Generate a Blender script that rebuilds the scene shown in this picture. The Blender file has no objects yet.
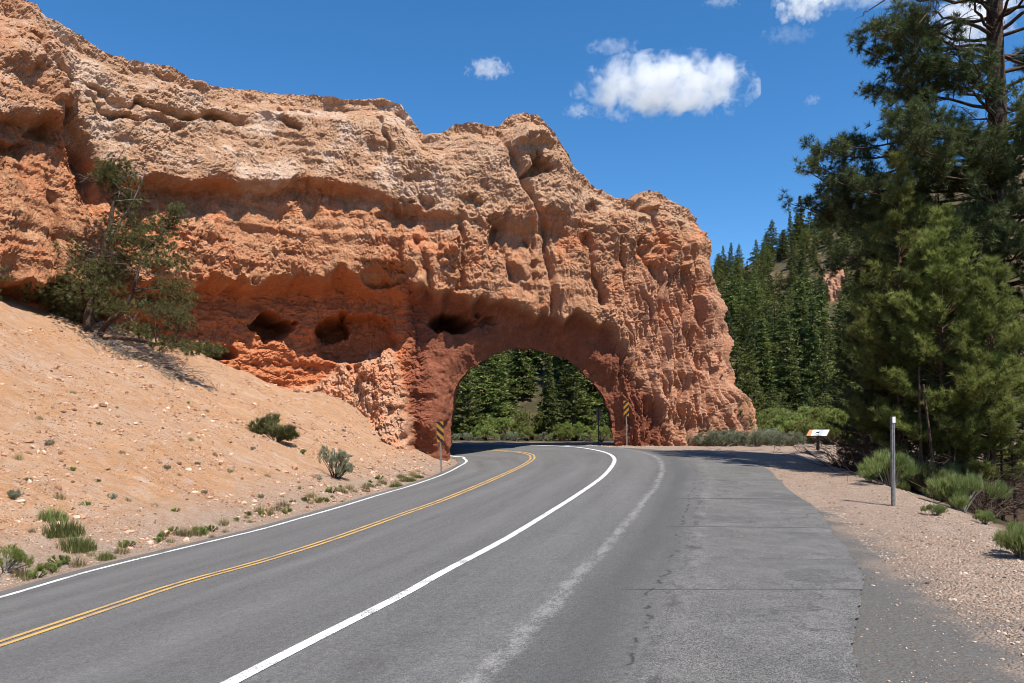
import bpy, math, random
import numpy as np

SC = bpy.context.scene
COL = SC.collection
rng = np.random.default_rng(7)
random.seed(7)

# ------------------------------------------------------------------ view
F = 800.0; CX = 512.0; HV = 430.0; CAMZ = 1.65
cam_d = bpy.data.cameras.new('camera')
cam = bpy.data.objects.new('camera', cam_d); COL.objects.link(cam)
cam.location = (0, 0, CAMZ); cam.rotation_euler = (math.radians(90), 0, 0)
cam_d.sensor_width = 36.0; cam_d.lens = 36.0 * F / 1024.0
cam_d.shift_y = (HV - 341.5) / 1024.0
cam_d.clip_end = 20000; cam_d.clip_start = 0.05
SC.camera = cam

# ------------------------------------------------------------------ light
SUN_EL = math.radians(60); sh = np.array([0.69, -0.72]); sh /= np.linalg.norm(sh)
to_sun = np.array([sh[0]*math.cos(SUN_EL), sh[1]*math.cos(SUN_EL), math.sin(SUN_EL)])
sd = bpy.data.lights.new('sun', 'SUN'); sd.energy = 5.0; sd.angle = math.radians(0.53); sd.color = (1.0, 0.95, 0.87)
so = bpy.data.objects.new('sun', sd); COL.objects.link(so)
from mathutils import Vector, Matrix
so.rotation_euler = Vector(to_sun).to_track_quat('Z', 'Y').to_euler()
W = bpy.data.worlds.new('World'); SC.world = W; W.use_nodes = True
nt = W.node_tree; nt.nodes.clear()
sky = nt.nodes.new('ShaderNodeTexSky'); sky.sky_type = 'NISHITA'; sky.sun_disc = False
sky.sun_elevation = SUN_EL; sky.sun_rotation = math.atan2(sh[0], sh[1])
sky.altitude = 2300; sky.air_density = 1.0; sky.dust_density = 0.25; sky.ozone_density = 2.5
bg = nt.nodes.new('ShaderNodeBackground'); bg.inputs['Strength'].default_value = 0.092
wo = nt.nodes.new('ShaderNodeOutputWorld')
hs = nt.nodes.new('ShaderNodeHueSaturation'); hs.inputs['Saturation'].default_value = 1.28; hs.inputs['Value'].default_value = 1.36; hs.inputs['Hue'].default_value = 0.498
nt.links.new(sky.outputs[0], hs.inputs['Color']); nt.links.new(hs.outputs[0], bg.inputs['Color']); nt.links.new(bg.outputs[0], wo.inputs['Surface'])
vs = SC.view_settings; vs.view_transform = 'Standard'; vs.look = 'None'; vs.exposure = 0.60; vs.gamma = 1.0
vs.use_curve_mapping = False
SC.cycles.use_denoising = True; SC.cycles.pixel_filter_type = 'BLACKMAN_HARRIS'; SC.cycles.filter_width = 0.95
SC.cycles.max_bounces = 6; SC.cycles.diffuse_bounces = 3; SC.cycles.glossy_bounces = 2
SC.cycles.transmission_bounces = 2; SC.cycles.transparent_max_bounces = 6; SC.cycles.volume_bounces = 10
SC.cycles.caustics_reflective = False; SC.cycles.caustics_refractive = False
SC.cycles.use_adaptive_sampling = True; SC.cycles.adaptive_threshold = 0.01

# ------------------------------------------------------------------ helpers
def tag(o, label=None, cat=None, group=None, kind=None):
    if label: o['label'] = label
    if cat: o['category'] = cat
    if group: o['group'] = group
    if kind: o['kind'] = kind
    return o

def mesh_np(name, V, faces, mats=None, smooth=False, midx=None, attrs=None, cattrs=None, parent=None, loc=None):
    """V: (n,3); faces: list of (m,k) int arrays; attrs: name -> point float; cattrs: name -> point rgb(a)."""
    V = np.asarray(V, dtype=np.float32)
    if loc is not None: V = V - np.asarray(loc, dtype=np.float32)
    me = bpy.data.meshes.new(name)
    me.vertices.add(len(V)); me.vertices.foreach_set('co', V.ravel())
    faces = [np.asarray(f, dtype=np.int32) for f in faces if len(f)]
    nl = sum(f.size for f in faces); npoly = sum(len(f) for f in faces)
    me.loops.add(nl); me.polygons.add(npoly)
    me.loops.foreach_set('vertex_index', np.concatenate([f.ravel() for f in faces]))
    tot = np.concatenate([np.full(len(f), f.shape[1], dtype=np.int32) for f in faces])
    st = np.zeros(npoly, dtype=np.int32); st[1:] = np.cumsum(tot)[:-1]
    me.polygons.foreach_set('loop_start', st); me.polygons.foreach_set('loop_total', tot)
    if midx is not None: me.polygons.foreach_set('material_index', np.asarray(midx, dtype=np.int32))
    me.polygons.foreach_set('use_smooth', np.full(npoly, bool(smooth)))
    me.update(calc_edges=True)
    for k, a in (attrs or {}).items():
        at = me.attributes.new(k, 'FLOAT', 'POINT'); at.data.foreach_set('value', np.asarray(a, dtype=np.float32))
    for k, a in (cattrs or {}).items():
        a = np.asarray(a, dtype=np.float32)
        if a.shape[1] == 3: a = np.concatenate([a, np.ones((len(a), 1), np.float32)], 1)
        at = me.attributes.new(k, 'FLOAT_COLOR', 'POINT'); at.data.foreach_set('color', a.ravel())
    if mats:
        for m in (mats if isinstance(mats, (list, tuple)) else [mats]): me.materials.append(m)
    o = bpy.data.objects.new(name, me); COL.objects.link(o)
    if loc is not None: o.location = loc
    if parent is not None:
        o.parent = parent
    return o

def empty(name, loc):
    o = bpy.data.objects.new(name, None); o.empty_display_size = 0.2; COL.objects.link(o); o.location = loc; return o

class MB:
    """collects pieces, builds one mesh"""
    def __init__(s): s.V = []; s.F3 = []; s.F4 = []; s.n = 0; s.A = []; s.m3 = []; s.m4 = []
    def add(s, V, F, mi=0, a=0.5):
        V = np.asarray(V, dtype=np.float64); F = np.asarray(F, dtype=np.int64)
        s.V.append(V)
        if F.shape[1] == 3: s.F3.append(F + s.n); s.m3.append(np.full(len(F), mi))
        else: s.F4.append(F + s.n); s.m4.append(np.full(len(F), mi))
        s.A.append(np.full(len(V), a) if np.isscalar(a) else np.asarray(a)); s.n += len(V)
    def box(s, c, size, rot=None, mi=0):
        x, y, z = [q*0.5 for q in size]
        V = np.array([[-x,-y,-z],[x,-y,-z],[x,y,-z],[-x,y,-z],[-x,-y,z],[x,-y,z],[x,y,z],[-x,y,z]])
        if rot is not None: V = V @ np.asarray(rot).T
        s.add(V + np.asarray(c), [[0,3,2,1],[4,5,6,7],[0,1,5,4],[1,2,6,5],[2,3,7,6],[3,0,4,7]], mi)
    def tube(s, pts, rad, sides=6, mi=0, a=0.5, caps=True):
        pts = np.asarray(pts, dtype=np.float64); n = len(pts)
        rad = np.full(n, rad) if np.isscalar(rad) else np.asarray(rad)
        T = np.gradient(pts, axis=0); T /= np.linalg.norm(T, axis=1)[:, None] + 1e-9
        up = np.array([0, 0, 1.0]) if abs(T[:, 2]).mean() < 0.8 else np.array([1.0, 0, 0])
        A = np.cross(T, up); A /= np.linalg.norm(A, axis=1)[:, None] + 1e-9
        B = np.cross(T, A)
        th = np.arange(sides) / sides * 2*np.pi
        V = pts[:, None, :] + rad[:, None, None]*(np.cos(th)[None, :, None]*A[:, None, :] + np.sin(th)[None, :, None]*B[:, None, :])
        V = V.reshape(-1, 3)
        i = np.arange(n-1)[:, None]*sides; j = np.arange(sides)[None, :]; k = (j+1) % sides
        Fq = np.stack([i+j, i+k, i+sides+k, i+sides+j], -1).reshape(-1, 4)
        s.add(V, Fq, mi, a)
        if caps:
            for e, base in ((0, 0), (1, (n-1)*sides)):
                c = s.n; s.add(pts[[0 if e == 0 else -1]], np.zeros((0, 3), int), mi, a)
                idx = np.arange(sides); nx = (idx+1) % sides
                off = c - n*sides if e == 0 else c - n*sides - 1
                tri = np.stack([np.full(sides, c), off+base+(nx if e == 0 else idx), off+base+(idx if e == 0 else nx)], -1)
                s.F3.append(tri); s.m3.append(np.full(sides, mi))
    def build(s, name, mats, parent=None, smooth=False, loc=None):
        F = []; M = []
        if s.F3: f = np.concatenate(s.F3); F.append(f); M.append(np.concatenate(s.m3))
        if s.F4: f = np.concatenate(s.F4); F.append(f); M.append(np.concatenate(s.m4))
        return mesh_np(name, np.concatenate(s.V), F, mats, smooth, np.concatenate(M), {'rnd': np.concatenate(s.A)}, None, parent, loc)

# ------------------------------------------------------------------ noise
def _hash(ix, iy, iz, seed):
    h = (ix*374761393 + iy*668265263 + iz*2147483647 + seed*1274126177) & 0xffffffff
    h = ((h ^ (h >> 13))*1274126177) & 0xffffffff
    h = ((h ^ (h >> 15))*2246822519) & 0xffffffff
    return h ^ (h >> 16)
_G = np.array([[1,1,0],[-1,1,0],[1,-1,0],[-1,-1,0],[1,0,1],[-1,0,1],[1,0,-1],[-1,0,-1],[0,1,1],[0,-1,1],[0,1,-1],[0,-1,-1],[1,1,0],[-1,1,0],[0,-1,1],[0,-1,-1]], float)
def perlin(p, seed=0):
    p = np.asarray(p, float); pi = np.floor(p).astype(np.int64); f = p - pi
    w = f*f*f*(f*(f*6-15)+10); out = 0
    for dx in (0, 1):
        for dy in (0, 1):
            for dz in (0, 1):
                g = _G[_hash(pi[:,0]+dx, pi[:,1]+dy, pi[:,2]+dz, seed) & 15]
                d = (g*(f - np.array([dx,dy,dz]))).sum(1)
                out = out + d*(w[:,0] if dx else 1-w[:,0])*(w[:,1] if dy else 1-w[:,1])*(w[:,2] if dz else 1-w[:,2])
    return out
def fbm(p, oct=4, seed=0, gain=0.5):
    a = 1; o = 0; p = np.asarray(p, float)
    for i in range(oct): o = o + a*perlin(p, seed+i); p = p*2.03+11.7; a *= gain
    return o
def ridged(p, oct=4, seed=0, gain=0.5):
    a = 1; o = 0; p = np.asarray(p, float)
    for i in range(oct): o = o + a*(1-2*np.abs(perlin(p, seed+i))); p = p*2.03+11.7; a *= gain
    return o
def worley(p, seed=0):
    p = np.asarray(p, float); pi = np.floor(p).astype(np.int64); f = p - pi
    f1 = np.full(len(p), 9.0); f2 = np.full(len(p), 9.0)
    for dx in (-1,0,1):
        for dy in (-1,0,1):
            for dz in (-1,0,1):
                h = _hash(pi[:,0]+dx, pi[:,1]+dy, pi[:,2]+dz, seed)
                c = np.stack([(h & 1023)/1023., ((h>>10) & 1023)/1023., ((h>>20) & 1023)/1023.], 1)
                d = ((c + np.array([dx,dy,dz]) - f)**2).sum(1)
                m = d < f1
                f2 = np.where(m, f1, np.minimum(f2, d)); f1 = np.where(m, d, f1)
    return np.sqrt(f1), np.sqrt(f2)
def sst(a, b, x):
    t = np.clip((x-a)/(b-a), 0, 1); return t*t*(3-2*t)

# ------------------------------------------------------------------ materials
def mat(name, rough=0.9, spec=0.2):
    m = bpy.data.materials.new(name); m.use_nodes = True
    n = m.node_tree.nodes; b = n['Principled BSDF']
    b.inputs['Roughness'].default_value = rough
    b.inputs['Specular IOR Level'].default_value = spec
    return m, m.node_tree, b
def N(nt, t, **kw):
    n = nt.nodes.new(t)
    for k, v in kw.items():
        if k.startswith('i_'):
            key = k[2:]; key = int(key) if key.isdigit() else key.replace('_', ' ')
            n.inputs[key].default_value = v
        else: setattr(n, k, v)
    return n
def L(nt, a, b): nt.links.new(a, b)
def noise(nt, vec, scale, detail=4, rough=0.55, dist=0):
    n = N(nt, 'ShaderNodeTexNoise'); n.inputs['Scale'].default_value = scale; n.inputs['Detail'].default_value = detail
    n.inputs['Roughness'].default_value = rough; n.inputs['Distortion'].default_value = dist
    if vec is not None: L(nt, vec, n.inputs['Vector'])
    return n.outputs['Fac']
def ramp(nt, fac, stops):
    r = N(nt, 'ShaderNodeValToRGB'); e = r.color_ramp.elements
    while len(e) < len(stops): e.new(0.5)
    for i, (p, c) in enumerate(stops):
        e[i].position = p; e[i].color = (c, c, c, 1) if np.isscalar(c) else (*c, 1)
    L(nt, fac, r.inputs['Fac']); return r.outputs['Color']
def mix(nt, fac, a, b, mode='MIX'):
    m = N(nt, 'ShaderNodeMix', data_type='RGBA', blend_type=mode)
    for s, v in ((m.inputs[0], fac), (m.inputs[6], a), (m.inputs[7], b)):
        if isinstance(v, bpy.types.NodeSocket): L(nt, v, s)
        elif np.isscalar(v): s.default_value = v if s.type == 'VALUE' else (v, v, v, 1)
        else: s.default_value = (*v, 1)
    return m.outputs[2]
def math_(nt, op, a, b=None, c=None):
    m = N(nt, 'ShaderNodeMath', operation=op)
    for s, v in zip(m.inputs, (a, b, c)):
        if v is None: continue
        if isinstance(v, bpy.types.NodeSocket): L(nt, v, s)
        else: s.default_value = v
    return m.outputs[0]
def attr(nt, name, out='Color'):
    return N(nt, 'ShaderNodeAttribute', attribute_name=name).outputs[out]
def pos(nt): return N(nt, 'ShaderNodeNewGeometry').outputs['Position']
def bump(nt, b, h, strength=0.5, dist=0.05):
    n = N(nt, 'ShaderNodeBump'); n.inputs['Strength'].default_value = strength; n.inputs['Distance'].default_value = dist
    L(nt, h, n.inputs['Height']); L(nt, n.outputs['Normal'], b.inputs['Normal'])

def simple_mat(name, c1, c2, scale=20, rough=0.8, spec=0.3, metal=0, bmp=0.2, bd=0.01):
    m, nt, b = mat(name, rough, spec)
    tc = N(nt, 'ShaderNodeTexCoord').outputs['Object']
    f = noise(nt, tc, scale, 5)
    L(nt, mix(nt, ramp(nt, f, [(0.35, 0.), (0.65, 1.)]), c1, c2), b.inputs['Base Color'])
    b.inputs['Metallic'].default_value = metal
    if bmp: bump(nt, b, f, bmp, bd)
    return m
def leaf_mat(name, dark, light, trans=0.25, rough=0.6):
    m, nt, b = mat(name, rough, 0.25)
    r = attr(nt, 'rnd', 'Fac')
    oi = N(nt, 'ShaderNodeObjectInfo').outputs['Random']
    c = mix(nt, r, dark, light)
    hv = N(nt, 'ShaderNodeHueSaturation')
    L(nt, c, hv.inputs['Color'])
    L(nt, math_(nt, 'MULTIPLY_ADD', oi, 0.5, 0.75), hv.inputs['Value'])
    L(nt, math_(nt, 'MULTIPLY_ADD', oi, 0.03, 0.485), hv.inputs['Hue'])
    L(nt, hv.outputs[0], b.inputs['Base Color'])
    if trans:
        t = N(nt, 'ShaderNodeBsdfTranslucent'); L(nt, hv.outputs[0], t.inputs['Color'])
        ms = N(nt, 'ShaderNodeMixShader'); ms.inputs[0].default_value = trans
        L(nt, b.outputs[0], ms.inputs[1]); L(nt, t.outputs[0], ms.inputs[2])
        L(nt, ms.outputs[0], nt.nodes['Material Output'].inputs['Surface'])
    return m

# ------------------------------------------------------------------ terrain heights
def zr(y):
    t = np.clip((np.asarray(y, float)-8)/28, 0, 1); return 0.8*t*t*(3-2*t)
def poly_sd(x, y, P):
    """signed distance to polyline, positive on its right side; along = arclength"""
    x = np.asarray(x, float); y = np.asarray(y, float); best = np.full(x.shape, 1e18); sd = np.zeros(x.shape); al = np.zeros(x.shape)
    s0 = 0
    for a, b in zip(P[:-1], P[1:]):
        d = b-a; l = np.hypot(*d)
        if l < 1e-9: continue
        t = np.clip(((x-a[0])*d[0]+(y-a[1])*d[1])/l**2, 0, 1)
        qx = x-a[0]-t*d[0]; qy = y-a[1]-t*d[1]; d2 = qx*qx+qy*qy
        m = d2 < best-1e-12
        cr = d[1]*qx - d[0]*qy     # >0 : right of the direction
        best = np.where(m, d2, best); sd = np.where(m, np.sign(cr)*np.sqrt(d2), sd); al = np.where(m, s0+t*l, al)
        s0 += l
    return sd, al
def pix2ground(pts, Hf, it=120):
    p = np.array(pts, float); dep = CAMZ*F/(p[:,1]-HV); 
    for _ in range(it):
        x = (p[:,0]-CX)/F*dep
        z = Hf(x, dep); nd = (CAMZ-z)*F/(p[:,1]-HV); dep = dep*0.7+0.3*nd
    return np.stack([(p[:,0]-CX)/F*dep, dep], 1)
def spline(P, n):
    """Catmull-Rom through P, resampled to n points of even arclength"""
    P = np.asarray(P, float); Q = np.vstack([2*P[0]-P[1], P, 2*P[-1]-P[-2]]); out = []
    for i in range(1, len(Q)-2):
        t = np.linspace(0, 1, 24, endpoint=False)[:, None]; a, b, c, d = Q[i-1:i+3]
        out.append(0.5*((2*b)+(-a+c)*t+(2*a-5*b+4*c-d)*t**2+(-a+3*b-3*c+d)*t**3))
    out = np.vstack(out+[P[-1:]])
    return resample(out, n)
def resample(P, n):
    s = np.concatenate([[0], np.cumsum(np.linalg.norm(np.diff(P, axis=0), axis=1))])
    q = np.linspace(0, s[-1], n); return np.stack([np.interp(q, s, P[:, k]) for k in range(P.shape[1])], 1)

R_px = [(235,683),(310,644),(400,598),(446,572),(504,541),(545,516),(578,495),(603,477),(613,465),(614,458.5),(607,453.5),(592,449.8),(569,447),(516,445),(458,444.2)]
Rw = pix2ground(R_px, lambda x, y: zr(y))
d0 = Rw[0]-Rw[1]; d0 /= np.linalg.norm(d0)
Rw = np.vstack([Rw[0]+d0*14, Rw[0]+d0*5, Rw])
e0 = np.array([-30.0, 62.0]); Rw = np.vstack([Rw, [-14, 57.5], e0])
RL = spline(Rw, 160)
def BANK(y): return 0.095+0.045*sst(20, 38, y)
def Hroad(x, y):
    sd, _ = poly_sd(x, y, RL)
    return zr(y) - BANK(y)*np.clip(-sd, 0, 9)
L_px = [(0,599),(92,572),(184,549),(260,530.6),(301,519),(347,505.7),(385,494),(410,486.7),(436,477.8),(453.6,470),(461,465.8),(465.6,463),(466.3,461),(464,459),(457,457)]
Lw = pix2ground(L_px, Hroad)
d0 = Lw[0]-Lw[1]; d0 /= np.linalg.norm(d0)
Lw = np.vstack([Lw[0]+d0*14, Lw[0]+d0*5, Lw, Lw[-1]+[-3.5,3.5], Lw[-1]+[-11,7], Lw[-1]+[-27,11]])
LL = spline(Lw, 160)
Y_px = [(0,646),(106,610),(184,584),(260,563),(330,541),(400,516),(446,499.5),(491,480.8),(518,468.5),(530,461.5),(532.5,458),(529,454.6),(512,452),(466,449.8)]
Yw = pix2ground(Y_px, Hroad)
d0 = Yw[0]-Yw[1]; d0 /= np.linalg.norm(d0)
Yw = np.vstack([Yw[0]+d0*14, Yw[0]+d0*5, Yw, Yw[-1]+[-10, 6], Yw[-1]+[-26,10]])
YL = spline(Yw, 160)
def offset_line(P, d):
    T = np.gradient(P, axis=0); T /= np.linalg.norm(T, axis=1)[:, None]
    return P + d*np.stack([T[:,1], -T[:,0]], 1)     # +d : to the right
LE = offset_line(LL, -0.42)                          # left asphalt edge
PE_px = [(867,683),(853,639),(866,600),(858,570),(838,540),(817,511),(792,492),(771,473),(752,462)]
PE = pix2ground(PE_px, lambda x, y: zr(y))
SH_px = [(1030,568),(1000,545),(955,520),(905,496),(862,476),(835,466)]     # outer edge of the gravel shoulder
SHw = pix2ground(SH_px, lambda x, y: zr(y))
SHw = np.vstack([SHw[0]+(SHw[0]-SHw[1])*8, SHw, [10.6, 30], [14, 34], [24, 37], [60, 45]])
SHL = spline(SHw, 90)
print('R', Rw.round(2).tolist()); print('L', Lw.round(2).tolist()); print('Y', Yw.round(2).tolist()); print('PE', PE.round(2).tolist()); print('SH', SHw.round(2).tolist())

def H(x, y, full=False):
    shp = np.shape(x); x = np.asarray(x, float).ravel(); y = np.asarray(y, float).ravel()
    sd, al = poly_sd(x, y, RL)
    z = zr(y) - BANK(y)*np.clip(-sd, 0, 9)
    ld, _ = poly_sd(x, y, LE)
    dl = np.clip(-ld-0.35, 0, None)
    near = (y < 46)
    tal = np.where(near, dl, 0)
    fade = 1-sst(41.5, 45, y)
    rise = (0.415+0.085*sst(27, 38, y))*tal*fade*(sst(0, 1.6, tal)*0.35+0.65)
    rise = np.minimum(rise, 9+0.05*tal)
    fan = 1.05*np.exp(-((x+8.2)/1.9)**2-((y-38.0)/1.9)**2)*(tal > 0)*sst(.3, 2.0, tal)
    z = z + rise + fan
    rd, _ = poly_sd(x, y, SHL)
    drop = np.clip(rd, 0, None)
    z = z - np.minimum(0.30*drop, 1.1)*(1-sst(36, 60, y))
    # wooded hill behind
    hy = np.clip(y-68+0.10*np.clip(x, -60, 60), 0, 190)
    hill = 0.25*hy*sst(0, 25, hy) + 0.46*np.clip(x-60, 0, 140)*sst(90, 240, y)
    hill = hill*(1-0.6*sst(275, 600, y))
    z = z + hill + 3.0*sst(80, 120, y)*(1-sst(150, 230, y)*.6)*perlin(np.stack([x*0.03, y*0.03, 0*x], 1), 5)
    if full: return z.reshape(shp), tal.reshape(shp), rd.reshape(shp), sd.reshape(shp), hy.reshape(shp)
    return z.reshape(shp)
def Hs(x, y): return float(H(np.array([x]), np.array([y]))[0])
def ground_at(u, v):
    """world point where the sight line through a picture point meets the ground"""
    t = np.concatenate([np.arange(3, 60, 0.05), np.arange(60, 300, 0.5)])
    x = (u-CX)/F*t; z = CAMZ+(HV-v)/F*t; g = H(x, t)
    i = np.argmax(z < g); return np.array([x[i], t[i], g[i]])

# ================================================================== GROUND
def axis(fine0, fine1, step, lo, hi, g=1.13):
    a = list(np.arange(fine0, fine1+1e-6, step)); s = step
    up = [a[-1]]; 
    while up[-1] < hi: s *= g; up.append(up[-1]+s)
    s = step; dn = [a[0]]
    while dn[-1] > lo: s *= g; dn.append(dn[-1]-s)
    return np.array(dn[:0:-1]+a+up[1:])
gx = axis(-22, 12, 0.11, -5200, 5200); gy = axis(4, 45, 0.12, -1500, 7000)
GX, GY = np.meshgrid(gx, gy); nx, ny = len(gx), len(gy)
hz, tal, rd, sdR, hy = H(GX.ravel(), GY.ravel(), full=True)
XY = np.stack([GX.ravel(), GY.ravel(), np.zeros(nx*ny)], 1)
far = (np.abs(XY[:,0]) > 60) | (XY[:,1] > 75) | (XY[:,1] < -10)
# road footprint (asphalt edges)
seamN = 90
leftB = np.vstack([resample(LE[(LE[:,1] < 36.5) & (np.arange(160) < 110)], 70), resample(LE[(LE[:,1] >= 36.5) | (np.arange(160) >= 110)], 60)])
r_a = np.vstack([[ -1.0, -8.0], [1.3, 1.5], PE, [7.6, 27.8]])
r_b = pix2ground([(735,455.5),(712,454),(690,452.5),(664,450.5),(640,449),(620,448)], lambda x, y: zr(y))
r_b = np.vstack([r_b, [4.55, 41.2]])
RO = offset_line(RL, 1.0)
k0 = np.argmax((RO[:,1] > 42.2))
rightB = np.vstack([resample(spline(r_a, 300), 55), resample(spline(np.vstack([r_a[-1:], r_b]), 200), 16)[1:], resample(RO[k0:], 60)])
rightB[55:70, 1] += 0
poly = np.vstack([leftB, rightB[::-1]])
def inside(x, y, P):
    c = np.zeros(len(x), bool); j = len(P)-1
    for i in range(len(P)):
        xi, yi = P[i]; xj, yj = P[j]
        m = ((yi > y) != (yj > y)) & (x < (xj-xi)*(y-yi)/(yj-yi+1e-12)+xi)
        c ^= m; j = i
    return c
rel = rng.permutation(4)
inr = np.zeros(nx*ny, bool); sel = (np.abs(XY[:,0]) < 40) & (XY[:,1] > -9) & (XY[:,1] < 66)
inr[sel] = inside(XY[sel,0], XY[sel,1], poly)
edge_d = np.full(nx*ny, 9.0)
dall = np.abs(poly_sd(XY[sel,0], XY[sel,1], np.vstack([poly, poly[:1]]))[0]); edge_d[sel] = dall
# relief
td = sst(0.2, 2.5, tal)*(~far)
P3 = np.stack([XY[:,0], XY[:,1], hz], 1)
rill = perlin(np.stack([(XY[:,1]*0.95+XY[:,0]*0.25)*1.1, XY[:,0]*0.22, 0*hz], 1), 3)
rel = np.zeros(nx*ny); s2 = ~far
rel[s2] = td[s2]*(0.16*fbm(P3[s2]*0.35, 3, 21)+0.19*rill[s2]*np.clip(.4+perlin(P3[s2]*.13,19)*2,0,1.5)+0.07*fbm(P3[s2]*1.6, 4, 31, .6)+0.05*np.abs(perlin(P3[s2]*4.0, 8)))
# hard pale ledges near the top of the slope
led = sst(5.2, 6.6, tal)*td
rel += led*0.25*np.round(perlin(P3*np.array([.5,.5,1.2]), 14)*3)/3*0.6
sh = sst(0.0, 0.6, edge_d)*(~inr)*(~far)*(1-td)
rel[s2] += sh[s2]*(0.05*fbm(P3[s2]*0.8, 3, 41)+0.012*fbm(P3[s2]*5, 2, 44))
low = np.where(inr, 0.07*sst(0.05, 0.35, edge_d), 0.0)
gz = hz+rel-low
tone = 0.5+0.5*fbm(np.stack([XY[:,0]*0.25, XY[:,1]*0.25, hz*0.6], 1), 3, 61)
def seg(x, y, P): return np.abs(poly_sd(x, y, P)[0])
apx = pix2ground([(867,690),(853,640),(880,610),(866,580),(842,545),(817,512)], lambda x, y: zr(y))
apo = pix2ground([(1060,680),(1000,640),(945,606),(900,575),(858,540),(815,509)], lambda x, y: zr(y))
apx = apx-np.array([.6, 0])
apoly = np.vstack([[1.2,-3],[1.2,4.0], apx, apo[::-1], [4.2, 4.0], [4.2,-3]])
ap = np.zeros(nx*ny); s3 = sel & (XY[:,1] < 24)
dd = np.abs(poly_sd(XY[s3,0], XY[s3,1], np.vstack([apoly, apoly[:1]]))[0]); dd = np.where(inside(XY[s3,0], XY[s3,1], apoly), dd, -dd)
ap[s3] = sst(-0.75, 0.35, dd + 0.45*fbm(XY[s3]*1.3, 4, 71, .6))
forest = sst(0.6, 2.6, rd + 0.6*perlin(XY*0.5, 77))*(XY[:,1] < 60)
hillm = sst(48, 62, XY[:,1])
c_tal = np.stack([td*(1-hillm), ap, np.maximum(forest, 0)*(1-hillm)], 1)
idx = np.arange(nx*ny).reshape(ny, nx)
GF = np.stack([idx[:-1,:-1], idx[:-1,1:], idx[1:,1:], idx[1:,:-1]], -1).reshape(-1, 4)

gm, nt, b = mat('ground_dirt', 0.95, 0.1)
p = pos(nt); m3 = N(nt, 'ShaderNodeSeparateColor'); L(nt, attr(nt, 'mask'), m3.inputs[0])
mt, ma, mf = m3.outputs
hm = attr(nt, 'hill', 'Fac')
n1 = noise(nt, p, 0.35, 5); n2 = noise(nt, p, 3.0, 6, 0.65); n3 = noise(nt, p, 28, 4, 0.7); n4 = noise(nt, p, 9, 5, 0.7)
vor = N(nt, 'ShaderNodeTexVoronoi', feature='F1'); vor.inputs['Scale'].default_value = 34; L(nt, p, vor.inputs['Vector'])
vcol = N(nt, 'ShaderNodeSeparateColor'); L(nt, vor.outputs['Color'], vcol.inputs[0])
slope_c = mix(nt, ramp(nt, n1, [(0.38, 0.), (0.62, 1.)]), (0.66, 0.40, 0.24), (0.63, 0.335, 0.16))
slope_c = mix(nt, ramp(nt, n2, [(0.45, 0.), (0.75, 1.)]), slope_c, (0.64, 0.47, 0.36))
cs_ = N(nt, 'ShaderNodeMapping'); cs_.inputs['Scale'].default_value = (0.35, 2.6, 0.35); cs_.inputs['Rotation'].default_value = (0, 0, math.radians(12)); L(nt, p, cs_.inputs['Vector']); nst = noise(nt, cs_.outputs[0], 1.5, 6, .7)
slope_c = mix(nt, math_(nt, 'MULTIPLY', ramp(nt, nst, [(0.48, 0.), (0.70, 1.)]), .5), slope_c, (0.50, 0.275, 0.155))
slope_c = mix(nt, math_(nt, 'MULTIPLY', ramp(nt, nst, [(0.32, 1.), (0.44, 0.)]), .6), slope_c, (0.66, 0.52, 0.42))
cs2 = N(nt, 'ShaderNodeMapping'); cs2.inputs['Scale'].default_value = (1.1, 6.5, 1.1); cs2.inputs['Rotation'].default_value = (0, 0, math.radians(12)); L(nt, p, cs2.inputs['Vector']); ns2 = noise(nt, cs2.outputs[0], 1.3, 5, .7)
slope_c = mix(nt, math_(nt, 'MULTIPLY', ramp(nt, ns2, [(0.50, 0.), (0.64, 1.)]), .5), slope_c, (0.40, 0.215, 0.12))
slope_c = mix(nt, math_(nt, 'MULTIPLY', ramp(nt, n4, [(0.55, 0.), (0.72, 1.)]), 0.55), slope_c, (0.42, 0.24, 0.15))
grav = mix(nt, ramp(nt, n2, [(0.35, 0.), (0.7, 1.)]), (0.45, 0.305, 0.215), (0.56, 0.42, 0.32))
grav = mix(nt, math_(nt, 'MULTIPLY', vcol.outputs[0], 0.35), grav, (0.28, 0.19, 0.135))
grav = mix(nt, math_(nt, 'MULTIPLY', ramp(nt, vcol.outputs[1], [(0.7, 0.), (0.9, 1.)]), 0.6), grav, (0.55, 0.47, 0.40))
apc = mix(nt, ramp(nt, n3, [(0.35, 0.), (0.7, 1.)]), (0.088, 0.084, 0.079), (0.128, 0.121, 0.113))
apc = mix(nt, math_(nt, 'MULTIPLY', ramp(nt, n4, [(0.54, 0.), (0.70, 1.)]), 0.40), apc, (0.16, 0.128, 0.105))
duff = mix(nt, ramp(nt, n2, [(0.35, 0.), (0.7, 1.)]), (0.07, 0.042, 0.026), (0.16, 0.105, 0.065))
hillc = mix(nt, ramp(nt, noise(nt, p, .11, 6, .65), [(0.46, 0.), (0.66, 1.)]), (0.075, 0.068, 0.034), (0.25, 0.165, 0.10))
c = mix(nt, mt, grav, slope_c); c = mix(nt, ma, c, apc); c = mix(nt, mf, c, duff); c = mix(nt, hm, c, hillc)
c = mix(nt, math_(nt, 'MULTIPLY', ramp(nt, n3, [(0.34, 1.), (0.52, 0.)]), 0.6), c, mix(nt, 0.5, c, (0.1, 0.06, 0.04)))
L(nt, c, b.inputs['Base Color'])
hgt = math_(nt, 'ADD', math_(nt, 'MULTIPLY', n3, 0.5), math_(nt, 'ADD', math_(nt, 'MULTIPLY', n4, 1.0), math_(nt, 'MULTIPLY', vor.outputs['Distance'], -0.6)))
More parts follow.
